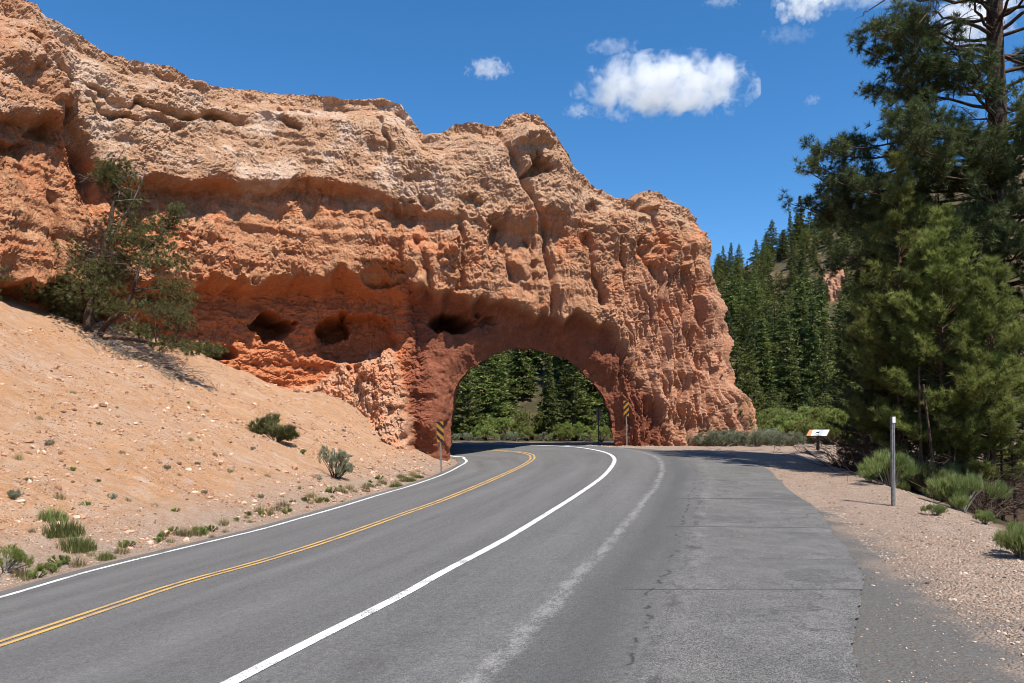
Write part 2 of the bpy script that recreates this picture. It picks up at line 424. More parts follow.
bump(nt, b, math_(nt, 'MULTIPLY', hgt, math_(nt, 'MULTIPLY_ADD', ma, -0.88, 1.0)), 1.0, 0.10)
tag(mesh_np('ground', np.stack([XY[:,0], XY[:,1], gz], 1), [GF], gm, True, None, {'hill': hillm}, {'mask': c_tal}), kind='structure')
def Hg(x, y):
    """height of the built ground mesh (bilinear)"""
    x = np.atleast_1d(np.asarray(x, float)); y = np.atleast_1d(np.asarray(y, float))
    i = np.clip(np.searchsorted(gx, x)-1, 0, nx-2); j = np.clip(np.searchsorted(gy, y)-1, 0, ny-2)
    a = (x-gx[i])/(gx[i+1]-gx[i]); bb = (y-gy[j])/(gy[j+1]-gy[j]); Z = gz.reshape(ny, nx)
    return Z[j,i]*(1-a)*(1-bb)+Z[j,i+1]*a*(1-bb)+Z[j+1,i]*(1-a)*bb+Z[j+1,i+1]*a*bb

# ================================================================== ROAD
n = len(leftB) if len(leftB) == len(rightB) else min(len(leftB), len(rightB))
lb = np.vstack([resample(leftB[:70], 70), resample(leftB[69:], 61)[1:]]); rb = rightB
lbp = np.vstack([resample(leftB[:55], 55), resample(leftB[54:72], 16)[1:], resample(leftB[71:], 61)[1:]])[:len(rb)]
nr = 5
def dens(P, k):
    t = np.arange(len(P)); q = np.linspace(0, len(P)-1, (len(P)-1)*k+1)
    return np.stack([np.interp(q, t, P[:,0]), np.interp(q, t, P[:,1])], 1)
KD = 16
lbp = dens(lbp, KD); rbp = dens(rb[:len(lbp)], KD)[:len(lbp)]
# ragged right asphalt edge
T = np.gradient(rbp, axis=0); T /= np.linalg.norm(T, axis=1)[:,None]+1e-9
rag = fbm(np.c_[rbp*0.6, np.zeros(len(rbp))], 2, 91, 0.5)*0.06+fbm(np.c_[rbp*5.0, np.zeros(len(rbp))], 2, 92, 0.6)*0.035
rag *= 1-sst(50*KD, 55*KD, np.arange(len(rbp)))
rbp = rbp+rag[:,None]*np.stack([T[:,1], -T[:,0]], 1)
M = 70; w = np.linspace(0, 1, M)
RP = lbp[:,None,:]*(1-w)[None,:,None]+rbp[:,None,:]*w[None,:,None]
RPf = RP.reshape(-1, 2); rz = H(RPf[:,0], RPf[:,1])
rz = Hroad(RPf[:,0], RPf[:,1])+0.018
sdp, alp = poly_sd(RPf[:,0], RPf[:,1], RL)
sdl, _ = poly_sd(RPf[:,0], RPf[:,1], LL)
ii = np.arange(len(RPf)).reshape(-1, M)
RFc = np.stack([ii[:-1,:-1], ii[:-1,1:], ii[1:,1:], ii[1:,:-1]], -1).reshape(-1, 4)
# skirt
rm, nt, b = mat('asphalt', 0.82, 0.28)
p = pos(nt); dR = attr(nt, 'd', 'Fac'); al = attr(nt, 'al', 'Fac'); dLn = attr(nt, 'dl', 'Fac')
cmb = N(nt, 'ShaderNodeCombineXYZ'); L(nt, dR, cmb.inputs[0]); L(nt, math_(nt, 'MULTIPLY', al, 0.07), cmb.inputs[1])
streak = noise(nt, cmb.outputs[0], 1.6, 5, 0.6)
cmb2 = N(nt, 'ShaderNodeCombineXYZ'); L(nt, dR, cmb2.inputs[0]); L(nt, math_(nt, 'MULTIPLY', al, 0.35), cmb2.inputs[1])
streak2 = noise(nt, cmb2.outputs[0], 7, 4, 0.65)
f1 = noise(nt, p, 75, 2, 0.9); f2 = noise(nt, p, 24, 3, 0.8); f3 = noise(nt, p, 0.5, 5, 0.6); f4 = noise(nt, p, 2.6, 5, 0.65)
wob = math_(nt, 'MULTIPLY_ADD', noise(nt, p, 0.7, 4), 0.9, -0.45)
wob2 = math_(nt, 'MULTIPLY_ADD', noise(nt, p, 5, 4), 0.25, -0.125)
dw = math_(nt, 'ADD', dR, math_(nt, 'MULTIPLY', wob, 0.35))
pull = ramp(nt, math_(nt, 'ADD', math_(nt, 'MULTIPLY_ADD', dw, 0.5, -0.75), math_(nt, 'MULTIPLY', wob2, 0.6)), [(0.48, 0.), (0.54, 1.)])
road_c = mix(nt, ramp(nt, streak, [(0.3, 0.), (0.7, 1.)]), (0.088, 0.084, 0.079), (0.168, 0.161, 0.151))
road_c = mix(nt, ramp(nt, f4, [(0.35, 0.), (0.7, 1.)]), road_c, (0.122, 0.120, 0.117))
pul_c = mix(nt, ramp(nt, f3, [(0.3, 0.), (0.7, 1.)]), (0.112, 0.107, 0.100), (0.158, 0.151, 0.141))
pul_c = mix(nt, ramp(nt, f4, [(0.35, 0.), (0.75, 1.)]), pul_c, (0.097, 0.093, 0.088))
c = mix(nt, pull, road_c, pul_c)
spk = mix(nt, pull, ramp(nt, f1, [(0.30, 0.62), (0.70, 1.42)]), ramp(nt, f1, [(0.34, 0.28), (0.68, 2.0)]))
c = mix(nt, 1.0, c, spk, 'MULTIPLY')
c = mix(nt, 1.0, c, ramp(nt, f2, [(0.3, 0.74), (0.7, 1.28)]), 'MULTIPLY')
# darker band of old binder between lane and lay-by
def band(x, c0, wd, soft):
    return ramp(nt, math_(nt, 'ABSOLUTE', math_(nt, 'SUBTRACT', x, c0)), [(max(wd-soft, 0), 1.), (wd+soft, 0.)])
bd = band(dw, 2.05, 0.30, 0.22)
c = mix(nt, math_(nt, 'MULTIPLY', bd, 0.55), c, (0.062, 0.061, 0.060))
jk = math_(nt, 'ADD', dR, math_(nt, 'ADD', math_(nt, 'MULTIPLY', wob, 0.5), math_(nt, 'MULTIPLY', wob2, 0.8)))
c = mix(nt, math_(nt, 'MULTIPLY', band(jk, 2.42, .016, .014), math_(nt, 'MULTIPLY', 0.85, ramp(nt, f4, [(0.50, 0.), (0.56, 1.)]))), c, (0.03, 0.028, 0.027))
c = mix(nt, math_(nt, 'MULTIPLY', band(jk, 2.62, .07, .08), math_(nt, 'MULTIPLY', 0.6, ramp(nt, streak2, [(0.5, 0.), (0.58, 1.)]))), c, (0.045, 0.043, 0.041))
pt = ramp(nt, noise(nt, p, 0.9, 3, .5, .8), [(0.60, 0.), (0.615, 1.)])
c = mix(nt, math_(nt, 'MULTIPLY', math_(nt, 'MULTIPLY', pt, pull), 0.35), c, (0.075, 0.073, 0.071))
# pale dust line left of the band
ds = math_(nt, 'MULTIPLY', band(math_(nt, 'ADD', dR, math_(nt, 'MULTIPLY', wob, 0.16)), 1.52, 0.05, 0.10), math_(nt, 'MULTIPLY', ramp(nt, streak2, [(0.36, 0.2), (0.58, 1.)]), ramp(nt, f1, [(0.36, 0.35), (0.6, 1.)])))
dk = ramp(nt, math_(nt, 'ADD', ds, math_(nt, 'ADD', math_(nt, 'MULTIPLY_ADD', f2, 0.9, -0.45), math_(nt, 'MULTIPLY_ADD', f1, 0.7, -0.35))), [(0.22, 0.), (0.55, 1.)])
dk = math_(nt, 'MULTIPLY', dk, ramp(nt, ds, [(0.02, 0.), (0.2, 1.)]))
c = mix(nt, math_(nt, 'MULTIPLY', dk, 0.44), c, (0.37, 0.355, 0.335))
ds2 = math_(nt, 'MULTIPLY', band(dw, 2.75, 0.08, 0.14), ramp(nt, f4, [(0.48, 0.), (0.62, 1.)]))
c = mix(nt, math_(nt, 'MULTIPLY', ds2, 0.28), c, (0.34, 0.32, 0.30))
# wheel marks
for c0, wd in ((-1.05, .28), (-2.6, .28), (-4.35, .25), (-5.5, .25)):
    bb = math_(nt, 'MULTIPLY', band(dw, c0, wd, 0.25), ramp(nt, streak, [(0.35, 0.1), (0.65, 1.)]))
    c = mix(nt, math_(nt, 'MULTIPLY', bb, 0.35), c, (0.17, 0.168, 0.166))
# cracks across the lay-by
sp = N(nt, 'ShaderNodeSeparateXYZ'); L(nt, p, sp.inputs[0])
yy = math_(nt, 'ADD', sp.outputs[1], math_(nt, 'MULTIPLY_ADD', noise(nt, p, 1.1, 5), 0.26, -0.13))
for y0, wd, sl in ((8.2, .020, 0.0), (13.1, .022, 0.05), (16.6, .035, -0.06), (20.8, .04, 0.03), (10.4, .008, 0.1)):
    yv = math_(nt, 'ADD', yy, math_(nt, 'MULTIPLY', sp.outputs[0], sl))
    k = math_(nt, 'MULTIPLY', band(yv, y0, wd, wd*0.5), ramp(nt, math_(nt, 'MULTIPLY_ADD', dw, 0.25, 0), [(0.52, 0.), (0.56, 1.)]))
    c = mix(nt, math_(nt, 'MULTIPLY', k, 0.75), c, (0.035, 0.033, 0.033))
vk = N(nt, 'ShaderNodeTexVoronoi', feature='DISTANCE_TO_EDGE'); vk.inputs['Scale'].default_value = 0.55
wv = N(nt, 'ShaderNodeVectorMath', operation='ADD'); L(nt, p, wv.inputs[0])
nc = N(nt, 'ShaderNodeTexNoise'); nc.inputs['Scale'].default_value = 1.7; L(nt, p, nc.inputs['Vector']); L(nt, nc.outputs['Color'], wv.inputs[1]); L(nt, wv.outputs[0], vk.inputs['Vector'])
k = math_(nt, 'MULTIPLY', ramp(nt, vk.outputs['Distance'], [(0.004, 1.), (0.012, 0.)]), math_(nt, 'MULTIPLY', pull, ramp(nt, f3, [(0.46, 0.), (0.58, 1.)])))
c = mix(nt, math_(nt, 'MULTIPLY', k, 0.55), c, (0.04, 0.038, 0.036))
# dirt washed onto the left edge
de = math_(nt, 'MULTIPLY', ramp(nt, math_(nt, 'ADD', dLn, math_(nt, 'MULTIPLY', wob, 0.5)), [(0.0, 1.), (0.25, 0.)]), 0.30)
c = mix(nt, de, c, (0.22, 0.15, 0.11))
L(nt, c, b.inputs['Base Color'])
bump(nt, b, math_(nt, 'ADD', f1, math_(nt, 'MULTIPLY', f2, 0.8)), 0.8, 0.02)
RV = np.c_[RPf, rz]
tag(mesh_np('road', RV, [RFc], rm, True, None, {'d': sdp, 'al': alp, 'dl': sdl+0.42}), kind='structure')

def line_mat(name, col, wear):
    m, nt, b = mat(name, 0.7, 0.3); p = pos(nt)
    n1 = noise(nt, p, 60, 4, 0.75); n2 = noise(nt, p, 3, 4)
    fac = math_(nt, 'ADD', n1, math_(nt, 'MULTIPLY_ADD', n2, 0.5, -0.25))
    L(nt, mix(nt, ramp(nt, fac, [(wear, 0.), (wear+0.16, 1.)]), (0.17, 0.165, 0.16), col), b.inputs['Base Color']); return m
wl = line_mat('white_road_paint', (0.72, 0.72, 0.70), 0.365); yl = line_mat('yellow_road_paint', (0.60, 0.345, 0.085), 0.385)
def road_line(Pl, w, m, sel=None):
    P = resample(Pl, 500); k = 4
    A = offset_line(P, -w/2); B = offset_line(P, w/2)
    ww = np.linspace(0, 1, k); G = A[:,None]*(1-ww)[None,:,None]+B[:,None]*ww[None,:,None]; g = G.reshape(-1, 2)
    z = Hroad(g[:,0], g[:,1])+0.018+0.006
    i = np.arange(len(g)).reshape(-1, k)
    tag(mesh_np('road_line', np.c_[g, z], [np.stack([i[:-1,:-1], i[:-1,1:], i[1:,1:], i[1:,:-1]], -1).reshape(-1, 4)], m, True), kind='structure')
road_line(RL, 0.125, wl); road_line(LL, 0.125, wl)
road_line(offset_line(YL, -0.085), 0.085, yl); road_line(offset_line(YL, 0.085), 0.085, yl)

# ================================================================== ROCK CLIFF WITH THE ARCH
FU = [-170,-60,0,80,160,240,300,360,400,430,455,530,605,650,700]
FD = [23.5,27.2,30,32.3,34.5,37.0,38.8,39.6,39.7,39.8,40.0,41.3,42.5,43.6,45.2]
front = np.array([((u-CX)/F*d, d) for u, d in zip(FU, FD)])
pre = np.array([(-48, 12.), (-30, 18.)])
post = np.array([(11.6,46.1),(12.25,47.3),(12.2,48.8),(11.2,50.2),(8,50.2),(5,49),(1,48),(-4,46.6),(-12,48.5),(-22,47),(-36,40),(-56,27)])
path = spline(np.vstack([pre, front, post]), 6000)
ps = np.concatenate([[0], np.cumsum(np.hypot(*np.diff(path, axis=0).T))])
for _ in range(60): path[1:-1] = 0.25*path[:-2]+0.5*path[1:-1]+0.25*path[2:]
i700 = int(np.argmin(np.hypot(path[:,0]-front[-1,0], path[:,1]-front[-1,1])))
uq = CX+F*path[:,0]/path[:,1]
uq[i700:] = uq[i700]+(ps[i700:]-ps[i700])/0.056
i_l = int(np.argmin(np.hypot(path[:,0]-front[0,0], path[:,1]-front[0,1])))
uq[:i_l] = uq[i_l]-(ps[i_l]-ps[:i_l])/0.05
i_end = int(np.argmin(np.hypot(path[:,0]-8, path[:,1]-50.2)))      # where the back begins
# columns
def s_at(u): return np.interp(u, uq[i_l:i_end], ps[i_l:i_end])
sA, sB, sC = s_at(-25.), ps[i_end], ps[-1]
cs = np.concatenate([np.arange(0, sA, 0.35), np.arange(sA, sB, 0.040), np.arange(sB, sC, 0.35)])
cx = np.interp(cs, ps, path[:,0]); cy = np.interp(cs, ps, path[:,1]); cu = np.interp(cs, ps, uq)
tx = np.gradient(path[:,0], ps); ty = np.gradient(path[:,1], ps)
nX = np.interp(cs, ps, ty); nY = np.interp(cs, ps, -tx); nl = np.hypot(nX, nY); nX /= nl; nY /= nl   # outward normal
TOP = [(-170,-40),(-60,-8),(0,-4),(17,2),(36,5),(53,9),(61,23),(84,32),(110,42),(140,53),(170,62),(197,68),(220,78),(239,86),(281,90),(320,92),(350,96),(379,95),(397,103),(404,112),(411,122),(423,135),(444,135),(458,127),(476,125),(496,128),(511,124),(523,113),(537,111),(548,113),(555,117),(567,131),(572,142),(576,149),(584,168),(608,188),(630,197),(649,204),(655,194),(663,192),(671,194),(686,205),(698,210),(715,216),(740,222),(760,232)]
tu, tv = np.array(TOP, float).T
Dc = np.where(cs < sB, cy, 48.0)
SETB = 1.9
vtop = np.interp(cu, tu, tv)
ztop = CAMZ+(HV-vtop)/F*(Dc+SETB*0.8)
back = cs > sB
zf = np.interp(cx[back], cx[~back][::-1] if cx[~back][0] > cx[~back][-1] else cx[~back], ztop[~back])
ztop[back] = zf-1.0

# ---- tables in cliff-face coordinates (1 cell = about 5 cm on the rock)
U0, U1, V0, V1 = -180, 800, -60, 520
TU, TV = np.meshgrid(np.arange(U0, U1+1), np.arange(V0, V1+1)); TU = TU.astype(float); TV = TV.astype(float)
KU = [-170, 0, 60, 84, 105, 130, 220, 300, 350, 385, 410, 440, 490, 530, 570, 600, 630, 660, 700, 760]
#        lip1  rec1  bulge lip2  alc  base
KV = {-170:(110,135,220,285,300,330), 0:(112,134,215,282,296,330), 60:(122,146,220,282,298,345), 84:(150,170,225,285,300,355), 105:(170,188,235,285,302,360),
      130:(180,200,240,283,302,365), 220:(184,208,250,280,300,385), 300:(180,208,248,276,300,400), 350:(186,212,244,272,300,400), 385:(196,214,246,276,310,400),
      410:(205,222,250,282,318,420), 440:(212,226,262,296,325,440), 490:(222,238,268,304,325,445), 530:(225,242,272,312,332,445), 570:(222,242,276,316,340,445),
      600:(225,246,286,326,352,445), 630:(235,262,310,350,390,445), 660:(245,275,320,365,400,440), 700:(250,280,325,370,405,440), 760:(250,280,325,370,405,440)}
#        top  shoulder lip1 rec1 bulge lip2 alc base
KO = {-170:(-1.9,-.3,1.1,-.5,.4,.9,-1.0,-.4), 0:(-1.9,-.2,1.2,-.3,.5,.9,-.8,-.4), 60:(-2.0,-.3,1.1,-.2,.5,.9,-.9,-.4), 84:(-2.0,-.5,.1,-1.0,.0,.7,-1.0,-.4), 105:(-2.2,-.6,.6,-.9,.2,.7,-1.2,-.5),
      130:(-2.4,-.7,.85,-.45,.35,.7,-1.1,-.6), 220:(-2.4,-.6,.9,-.45,.35,.65,-1.3,-1.0), 300:(-2.2,-.5,.85,-.4,.3,.5,-1.6,-1.2), 350:(-2.0,-.4,.7,-.2,.25,.5,-1.7,-1.2), 385:(-1.9,-.3,.4,.0,.2,.45,-1.2,-.6),
      410:(-1.8,-.2,.4,-.1,.3,.6,-.6,.5), 440:(-1.7,-.2,.4,.0,.4,.6,-.3,.4), 490:(-1.7,-.2,.5,.1,.5,.7,-.1,.3), 530:(-1.6,.0,.5,.0,.5,.7,.0,.3), 570:(-1.7,-.3,.3,.0,.5,.7,.1,.3),
      600:(-1.7,-.4,.2,.0,.5,.7,.5,1.1), 630:(-1.7,-.4,.0,.1,.6,.9,1.2,1.7), 660:(-1.3,-.3,.0,.1,.6,.9,1.2,1.7), 700:(-1.25,-.9,-.6,-.45,.1,.5,1.1,1.9), 760:(-1.2,-.95,-.7,-.5,.05,.5,1.2,2.1)}
uu = np.arange(U0, U1+1, dtype=float)
kv = np.stack([np.interp(uu, KU, [KV[k][i] for k in KU]) for i in range(6)])
ko = np.stack([np.interp(uu, KU, [KO[k][i] for k in KU]) for i in range(8)])
tvv = np.interp(uu, tu, tv)
def wave(amp, sc, seed): return amp*fbm(np.c_[uu/sc, 0*uu, 0*uu], 3, seed)
lip1 = kv[0]+wave(7, 28, 3); lip2 = kv[3]+wave(9, 22, 4)*(uu < 610)
OFF = np.zeros_like(TU); vv = np.arange(V0, V1+1, dtype=float)
for i in range(len(uu)):
    t0 = tvv[i]
    kk = [t0, t0+min(22, 0.35*(lip1[i]-t0)), lip1[i], lip1[i]+max(5, 0.45*(kv[1][i]-kv[0][i])), 0.5*(lip1[i]+lip2[i])+ (kv[2][i]-0.5*(kv[0][i]+kv[3][i])), lip2[i], lip2[i]+max(6, 0.6*(kv[4][i]-kv[3][i])), kv[5][i]]
    OFF[:, i] = np.interp(vv, kk, ko[:, i])
def blur(A, n):
    for _ in range(n):
        A = A.copy(); A[1:-1] = 0.25*A[:-2]+0.5*A[1:-1]+0.25*A[2:]; A[:, 1:-1] = 0.25*A[:, :-2]+0.5*A[:, 1:-1]+0.25*A[:, 2:]
    return A
OFF = blur(OFF, 3)
TP = np.stack([TU.ravel(), TV.ravel(), 0*TU.ravel()], 1)
wu = (fbm(TP/26, 3, 51)*9).reshape(TU.shape); wv = (fbm(TP/26, 3, 57)*9).reshape(TU.shape)
w2u = (fbm(TP/9, 2, 63)*5).reshape(TU.shape); w2v = (fbm(TP/9, 2, 67)*5).reshape(TU.shape)
def ell(u, v, su, sv, amp, inner=0.45, warp=1.0):
    global OFF
    r = np.sqrt(((TU-u+(wu+w2u)*warp)/su)**2+((TV-v+(wv+w2v)*warp)/sv)**2); OFF = OFF+amp*(1-sst(inner, 1.05, r))
def notch(pts, wd, amp, warp=0.5, ledge=0):
    """narrow groove along a line; ledge: extra bulge just above it"""
    global OFF
    P = np.array(pts, float); u0, u1 = P[:,0].min()-30, P[:,0].max()+30; v0, v1 = P[:,1].min()-40, P[:,1].max()+30
    a, b_, c_, d_ = int(max(u0-U0, 0)), int(min(u1-U0, U1-U0)), int(max(v0-V0, 0)), int(min(v1-V0, V1-V0))
    x = (TU+wu*warp)[c_:d_, a:b_]; y = (TV+wv*warp)[c_:d_, a:b_]
    sd, al = poly_sd(x.ravel(), y.ravel(), P); sd = sd.reshape(x.shape); tot = np.hypot(*np.diff(P, axis=0).T).sum()
    al = al.reshape(x.shape)/tot; tap = sst(0, .12, al)*(1-sst(.88, 1, al))*0.85+0.15
    OFF[c_:d_, a:b_] += amp*np.exp(-(sd/wd)**2)*tap
    if ledge: OFF[c_:d_, a:b_] += ledge*np.exp(-((np.abs(sd)-wd*1.6)/(wd*1.4))**2)*tap*(sd > 0 if pts[0][0] > pts[-1][0] else sd < 0)
# caves and hollows
ell(281,324,21,14,-3.1,.75,.8); ell(354,336,38,28,-1.3,.75,.6); ell(334,322,17,14,-2.4,.7,.8); ell(227,351,21,8,-3.0,.85,.25); ell(452,322,24,10,-3.0,.75,.4); ell(470,318,30,5,-.5)
ell(536,168,15,14,-1.3); ell(537,131,24,20,.7,.3); ell(386,277,27,9,-.7,.8,.3); ell(386,262,30,5,.4); ell(664,199,14,9,.5,.3)
ell(10,150,20,9,-.8); ell(38,135,20,10,-.9); ell(20,55,40,22,.6,.2); ell(62,100,16,16,.7,.3)
ell(10,297,16,9,-1.6); ell(95,312,22,8,-1.0); ell(160,330,26,16,-.6)
ell(428,203,14,10,-.5); ell(593,205,10,11,-.8); ell(470,205,13,12,-.5); ell(495,235,9,20,-.7); ell(452,250,14,18,.5,.2); ell(520,265,16,25,.5,.2)
ell(560,200,20,34,.6,.2); ell(620,235,22,30,.5,.2); ell(668,262,18,30,.55,.2); ell(695,262,9,40,.6,.2)
ell(430,400,27,48,.5,.5); ell(415,250,12,30,.5,.2); ell(398,215,22,12,-.5)
# ledges and joints
notch([(118,50),(140,58),(165,70),(192,84),(215,87),(236,89)], 3.2, -0.6, .4, .1)
notch([(84,86),(105,96),(130,104),(165,112),(200,117),(240,117),(262,116)], 4.5, -0.75, .9, .12); notch([(285,104),(300,101),(318,103)], 4, -0.53, .5, .08); notch([(278,116),(290,124),(304,131)], 3, -0.40)
notch([(90,88),(110,120),(120,118),(150,122),(190,128)], 3, -0.46, 1.); notch([(34,22),(42,50),(60,72),(76,84)], 4, -0.53)
notch([(63,100),(66,125),(80,150),(88,175),(90,210)], 7, -0.99, .6); notch([(52,190),(48,240),(55,290)], 4, -0.53)
notch([(505,118),(513,140),(517,165),(524,190),(540,220),(547,240),(546,265),(552,300),(546,335)], 3.8, -0.73, .4)
notch([(653,200),(658,225),(664,240),(676,255),(682,275),(676,300)], 2.6, -0.53, .3); notch([(688,212),(691,240),(700,270),(704,300)], 3.2, -0.59, .3); notch([(636,235),(645,262),(655,280)], 2.5, -0.40); notch([(660,238),(663,262),(664,280)], 1.8, -0.33, .3)
notch([(372,100),(380,120),(388,150)], 3, -0.33); notch([(458,225),(462,262),(456,300)], 3, -0.46); notch([(415,235),(425,270),(430,300)], 4, -0.53); notch([(505,215),(500,250),(508,290)], 3, -0.40); notch([(525,235),(530,270),(526,300)], 2.4, -0.33); notch([(585,230),(590,270),(600,310)], 3, -0.46); notch([(610,215),(615,260),(624,300)], 2.4, -0.33)
# crumbly heap at the foot, left of the arch
hu = [270,285,300,318,330,345,352,358,366,376,388,396,402,408,416]; hv = [400,391,388,386,376,361,372,364,349,354,348,362,376,396,430]
hl = np.interp(TU+w2u*.8, hu, hv)+w2v*1.2; wt = sst(280, 312, TU)*(1-sst(394, 412, TU+wu*.5+w2u-(TV-380)*.12))
OFF += wt*np.clip((TV-hl)*0.050*0.55+0.45, 0, 3.0)*(TV > hl-6)*sst(-6, 3, TV-hl)
heap = blur(np.clip(wt*sst(-6, 3, TV-hl+w2v), 0, 1), 4)
# zone weights
pale = np.where(TU < 405, 1-sst(-8, 10, TV-np.interp(TU[0], uu, lip1)[None, :]+wv*.6), 1-sst(190, 250, TV+wv*2.0))
flute = sst(590, 640, TU)*sst(245, 300, TV)+.2*sst(440, 500, TU)*(1-sst(590, 640, TU))*sst(215, 260, TV)*(1-sst(300, 330, TV))
l2 = np.interp(TU[0], uu, lip2)[None, :]
alc = sst(-2, 8, TV-l2+wv*.35)*(1-sst(412, 440, TU))*(1-heap)
AC = (530., 462.)
AB = np.array([(530,560),(448,560),(449,500),(451,461),(453,420),(457,393),(464,380),(474,369),(485,361),(497,354),(510,349),(525,346.5),(540,347),(555,351),(570,358),(583,368),(594,381),(603,398),(609,418),(613,445),(615,500),(615,560)], float)
ABd = resample(np.vstack([AB, AB[:1]]), 900)
ath = np.arctan2(-(ABd[:,1]-AC[1]), ABd[:,0]-AC[0]); arr = np.hypot(ABd[:,0]-AC[0], ABd[:,1]-AC[1]); o_ = np.argsort(ath); ath = ath[o_]; arr = arr[o_]
arr = arr*(1+0.022*fbm(np.stack([np.cos(ath)*4.5, np.sin(ath)*4.5, 0*ath], 1), 4, 77, .65))
def rho_of(u, v):
    th = np.arctan2(-(v-AC[1]), u-AC[0]); return np.hypot(u-AC[0], v-AC[1])/np.interp(th, ath, arr, period=2*np.pi)
RHO = rho_of(TU, TV)
ar_l = sst(398, 415, TU)*(1-sst(655, 690, TU))
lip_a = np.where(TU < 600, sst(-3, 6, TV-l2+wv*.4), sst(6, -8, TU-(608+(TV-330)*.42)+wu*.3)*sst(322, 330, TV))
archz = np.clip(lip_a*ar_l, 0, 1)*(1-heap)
OFF -= 0.55*(1-sst(1.0, 1.22, RHO))*(RHO > 0.5)
OFF = OFF - archz*0.35
crumb = np.clip(1-pale*0.85-alc-archz, 0.0, 1)*(1-flute*0.5)
def samp(T, u, v):
    x = np.clip(u-U0, 0, T.shape[1]-1.001); y = np.clip(v-V0, 0, T.shape[0]-1.001)
    i = x.astype(int); j = y.astype(int); a = x-i; b_ = y-j
    return T[j,i]*(1-a)*(1-b_)+T[j,i+1]*a*(1-b_)+T[j+1,i]*(1-a)*b_+T[j+1,i+1]*a*b_
# ---- grid
NR = 400; CAP = 16
t = np.linspace(0, 1, NR)
zb = -1.6
Zg = zb+t[:, None]*(ztop-zb)[None, :]
Ug = np.broadcast_to(cu, Zg.shape); Dg = np.broadcast_to(Dc, Zg.shape)
Vg = HV-(Zg-CAMZ)*F/Dg
rho = rho_of(Ug, Vg); rho = np.where(back[None, :], 9, rho)
RIN = 0.78; TUN = 7.6
ins = rho < 1
rc = np.clip(rho, RIN, None)
Ue = np.where(ins, AC[0]+(Ug-AC[0])/np.maximum(rho, 1e-3), Ug); Ve = np.where(ins, AC[1]+(Vg-AC[1])/np.maximum(rho, 1e-3), Vg)
dep_in = np.where(ins, (1-rc)/(1-RIN)*TUN, 0)
fr = ~np.broadcast_to(back, Zg.shape)
# base position by u
qs = np.interp(Ue, uq[i_l:i_end+400], ps[i_l:i_end+400])
S_ = np.where(ins, qs, np.broadcast_to(cs, Zg.shape))
Xb = np.interp(S_, ps, path[:,0]); Yb = np.interp(S_, ps, path[:,1])
NXg = np.interp(S_, ps, ty); NYg = np.interp(S_, ps, -tx); nn = np.hypot(NXg, NYg); NXg /= nn; NYg /= nn
Zb = np.where(ins, CAMZ+(HV-Ve)/F*Yb, Zg)
off = samp(OFF, Ue, Ve); off = np.where(fr, off, -0.3-1.2*t[:, None]**3)
Wp = {k: samp(T_, Ue, Ve) for k, T_ in dict(pale=pale, flute=flute, alc=alc, arch=archz, crumb=crumb, heap=heap).items()}
for k in Wp: Wp[k] = np.where(fr, Wp[k], 1.0 if k == 'crumb' else 0.0)
Wp['flute'] = np.where(np.broadcast_to(cs, Zg.shape) > s_at(700.), np.maximum(Wp['flute'], sst(255, 310, Vg)*fr), Wp['flute'])
P = np.stack([Xb+NXg*off, Yb+NYg*off, Zb], -1)
AX = np.array([0.02, 1.0, 0])
P += dep_in[..., None]*AX
ca = np.array([(AC[0]-CX)/F*41.3, 0, CAMZ+(HV-AC[1])/F*41.3]); fl_ = dep_in/41.0*0.95
P[..., 0] += fl_*(P[..., 0]-ca[0]-dep_in*AX[0]); P[..., 2] += fl_*(P[..., 2]-ca[2])
# surface direction for the relief
radU = Ug-AC[0]; radV = -(Vg-AC[1]); rl = np.hypot(radU, radV)+1e-6
kin = sst(1.0, 0.93, rho)
Dn = np.stack([NXg*(1-kin)-kin*radU/rl, NYg*(1-kin), -kin*radV/rl], -1)
flat = P.reshape(-1, 3); wts = {k: v.ravel() for k, v in Wp.items()}
sN = S_.ravel(); zN = Zb.ravel()
vis = (cs > sA-1) & (cs < sB); visg = np.broadcast_to(vis, Zg.shape).ravel()
disp = np.zeros(len(flat)); vert = np.zeros(len(flat))
q = flat[visg]; w_ = {k: v[visg] for k, v in wts.items()}; sq = sN[visg]; zq = zN[visg]
qw = q+0.25*np.stack([perlin(q*1.3, 101), perlin(q*1.3, 102), perlin(q*1.3, 103)], 1)
big = 0.55*fbm(qw*np.array([.42,.42,.30]), 3, 110)
f1_, f2_ = worley(qw*np.array([1.05,1.05,1.25]), 120); g1, g2 = worley(qw*np.array([2.6,2.6,2.9]), 121); h1, h2 = worley(qw*np.array([6.0,6.0,6.0]), 122)
k1, k2 = worley(qw*np.array([11.0,11.0,11.0]), 123)
mid = 0.26*(0.55-f1_)+0.12*(0.55-g1)+0.12*(0.55-h1)+0.09*(.55-k1)
rid = 0.125*ridged(qw*np.array([1.25,1.25,0.85]), 5, 130, .62)
fine = 0.055*fbm(q*5.5, 3, 140)+0.02*ridged(q*13, 1, 141)
strata = 0.13*perlin(np.stack([sq*0.09, 0*sq, zq*1.7+0.5*perlin(q*0.5, 150)], 1), 151)+0.06*perlin(np.stack([sq*0.3, 0*sq, zq*4.5], 1), 152)
sw = sq+0.35*perlin(q*0.7, 160)
fl = 0.28*np.abs(perlin(np.stack([sw*0.95, zq*0.10, 0*sq], 1), 161))+0.50*np.abs(perlin(np.stack([sw*2.0, zq*0.16, 0*sq], 1), 162))+0.42*np.abs(perlin(np.stack([sw*4.2, zq*0.5, 0*sq], 1), 163))-0.30
vcr = -0.13*sst(-.2,.3,perlin(q*.4,165))*np.exp(-(perlin(np.stack([sw*0.9, zq*0.16, 0*sq], 1), 164)/0.06)**2)
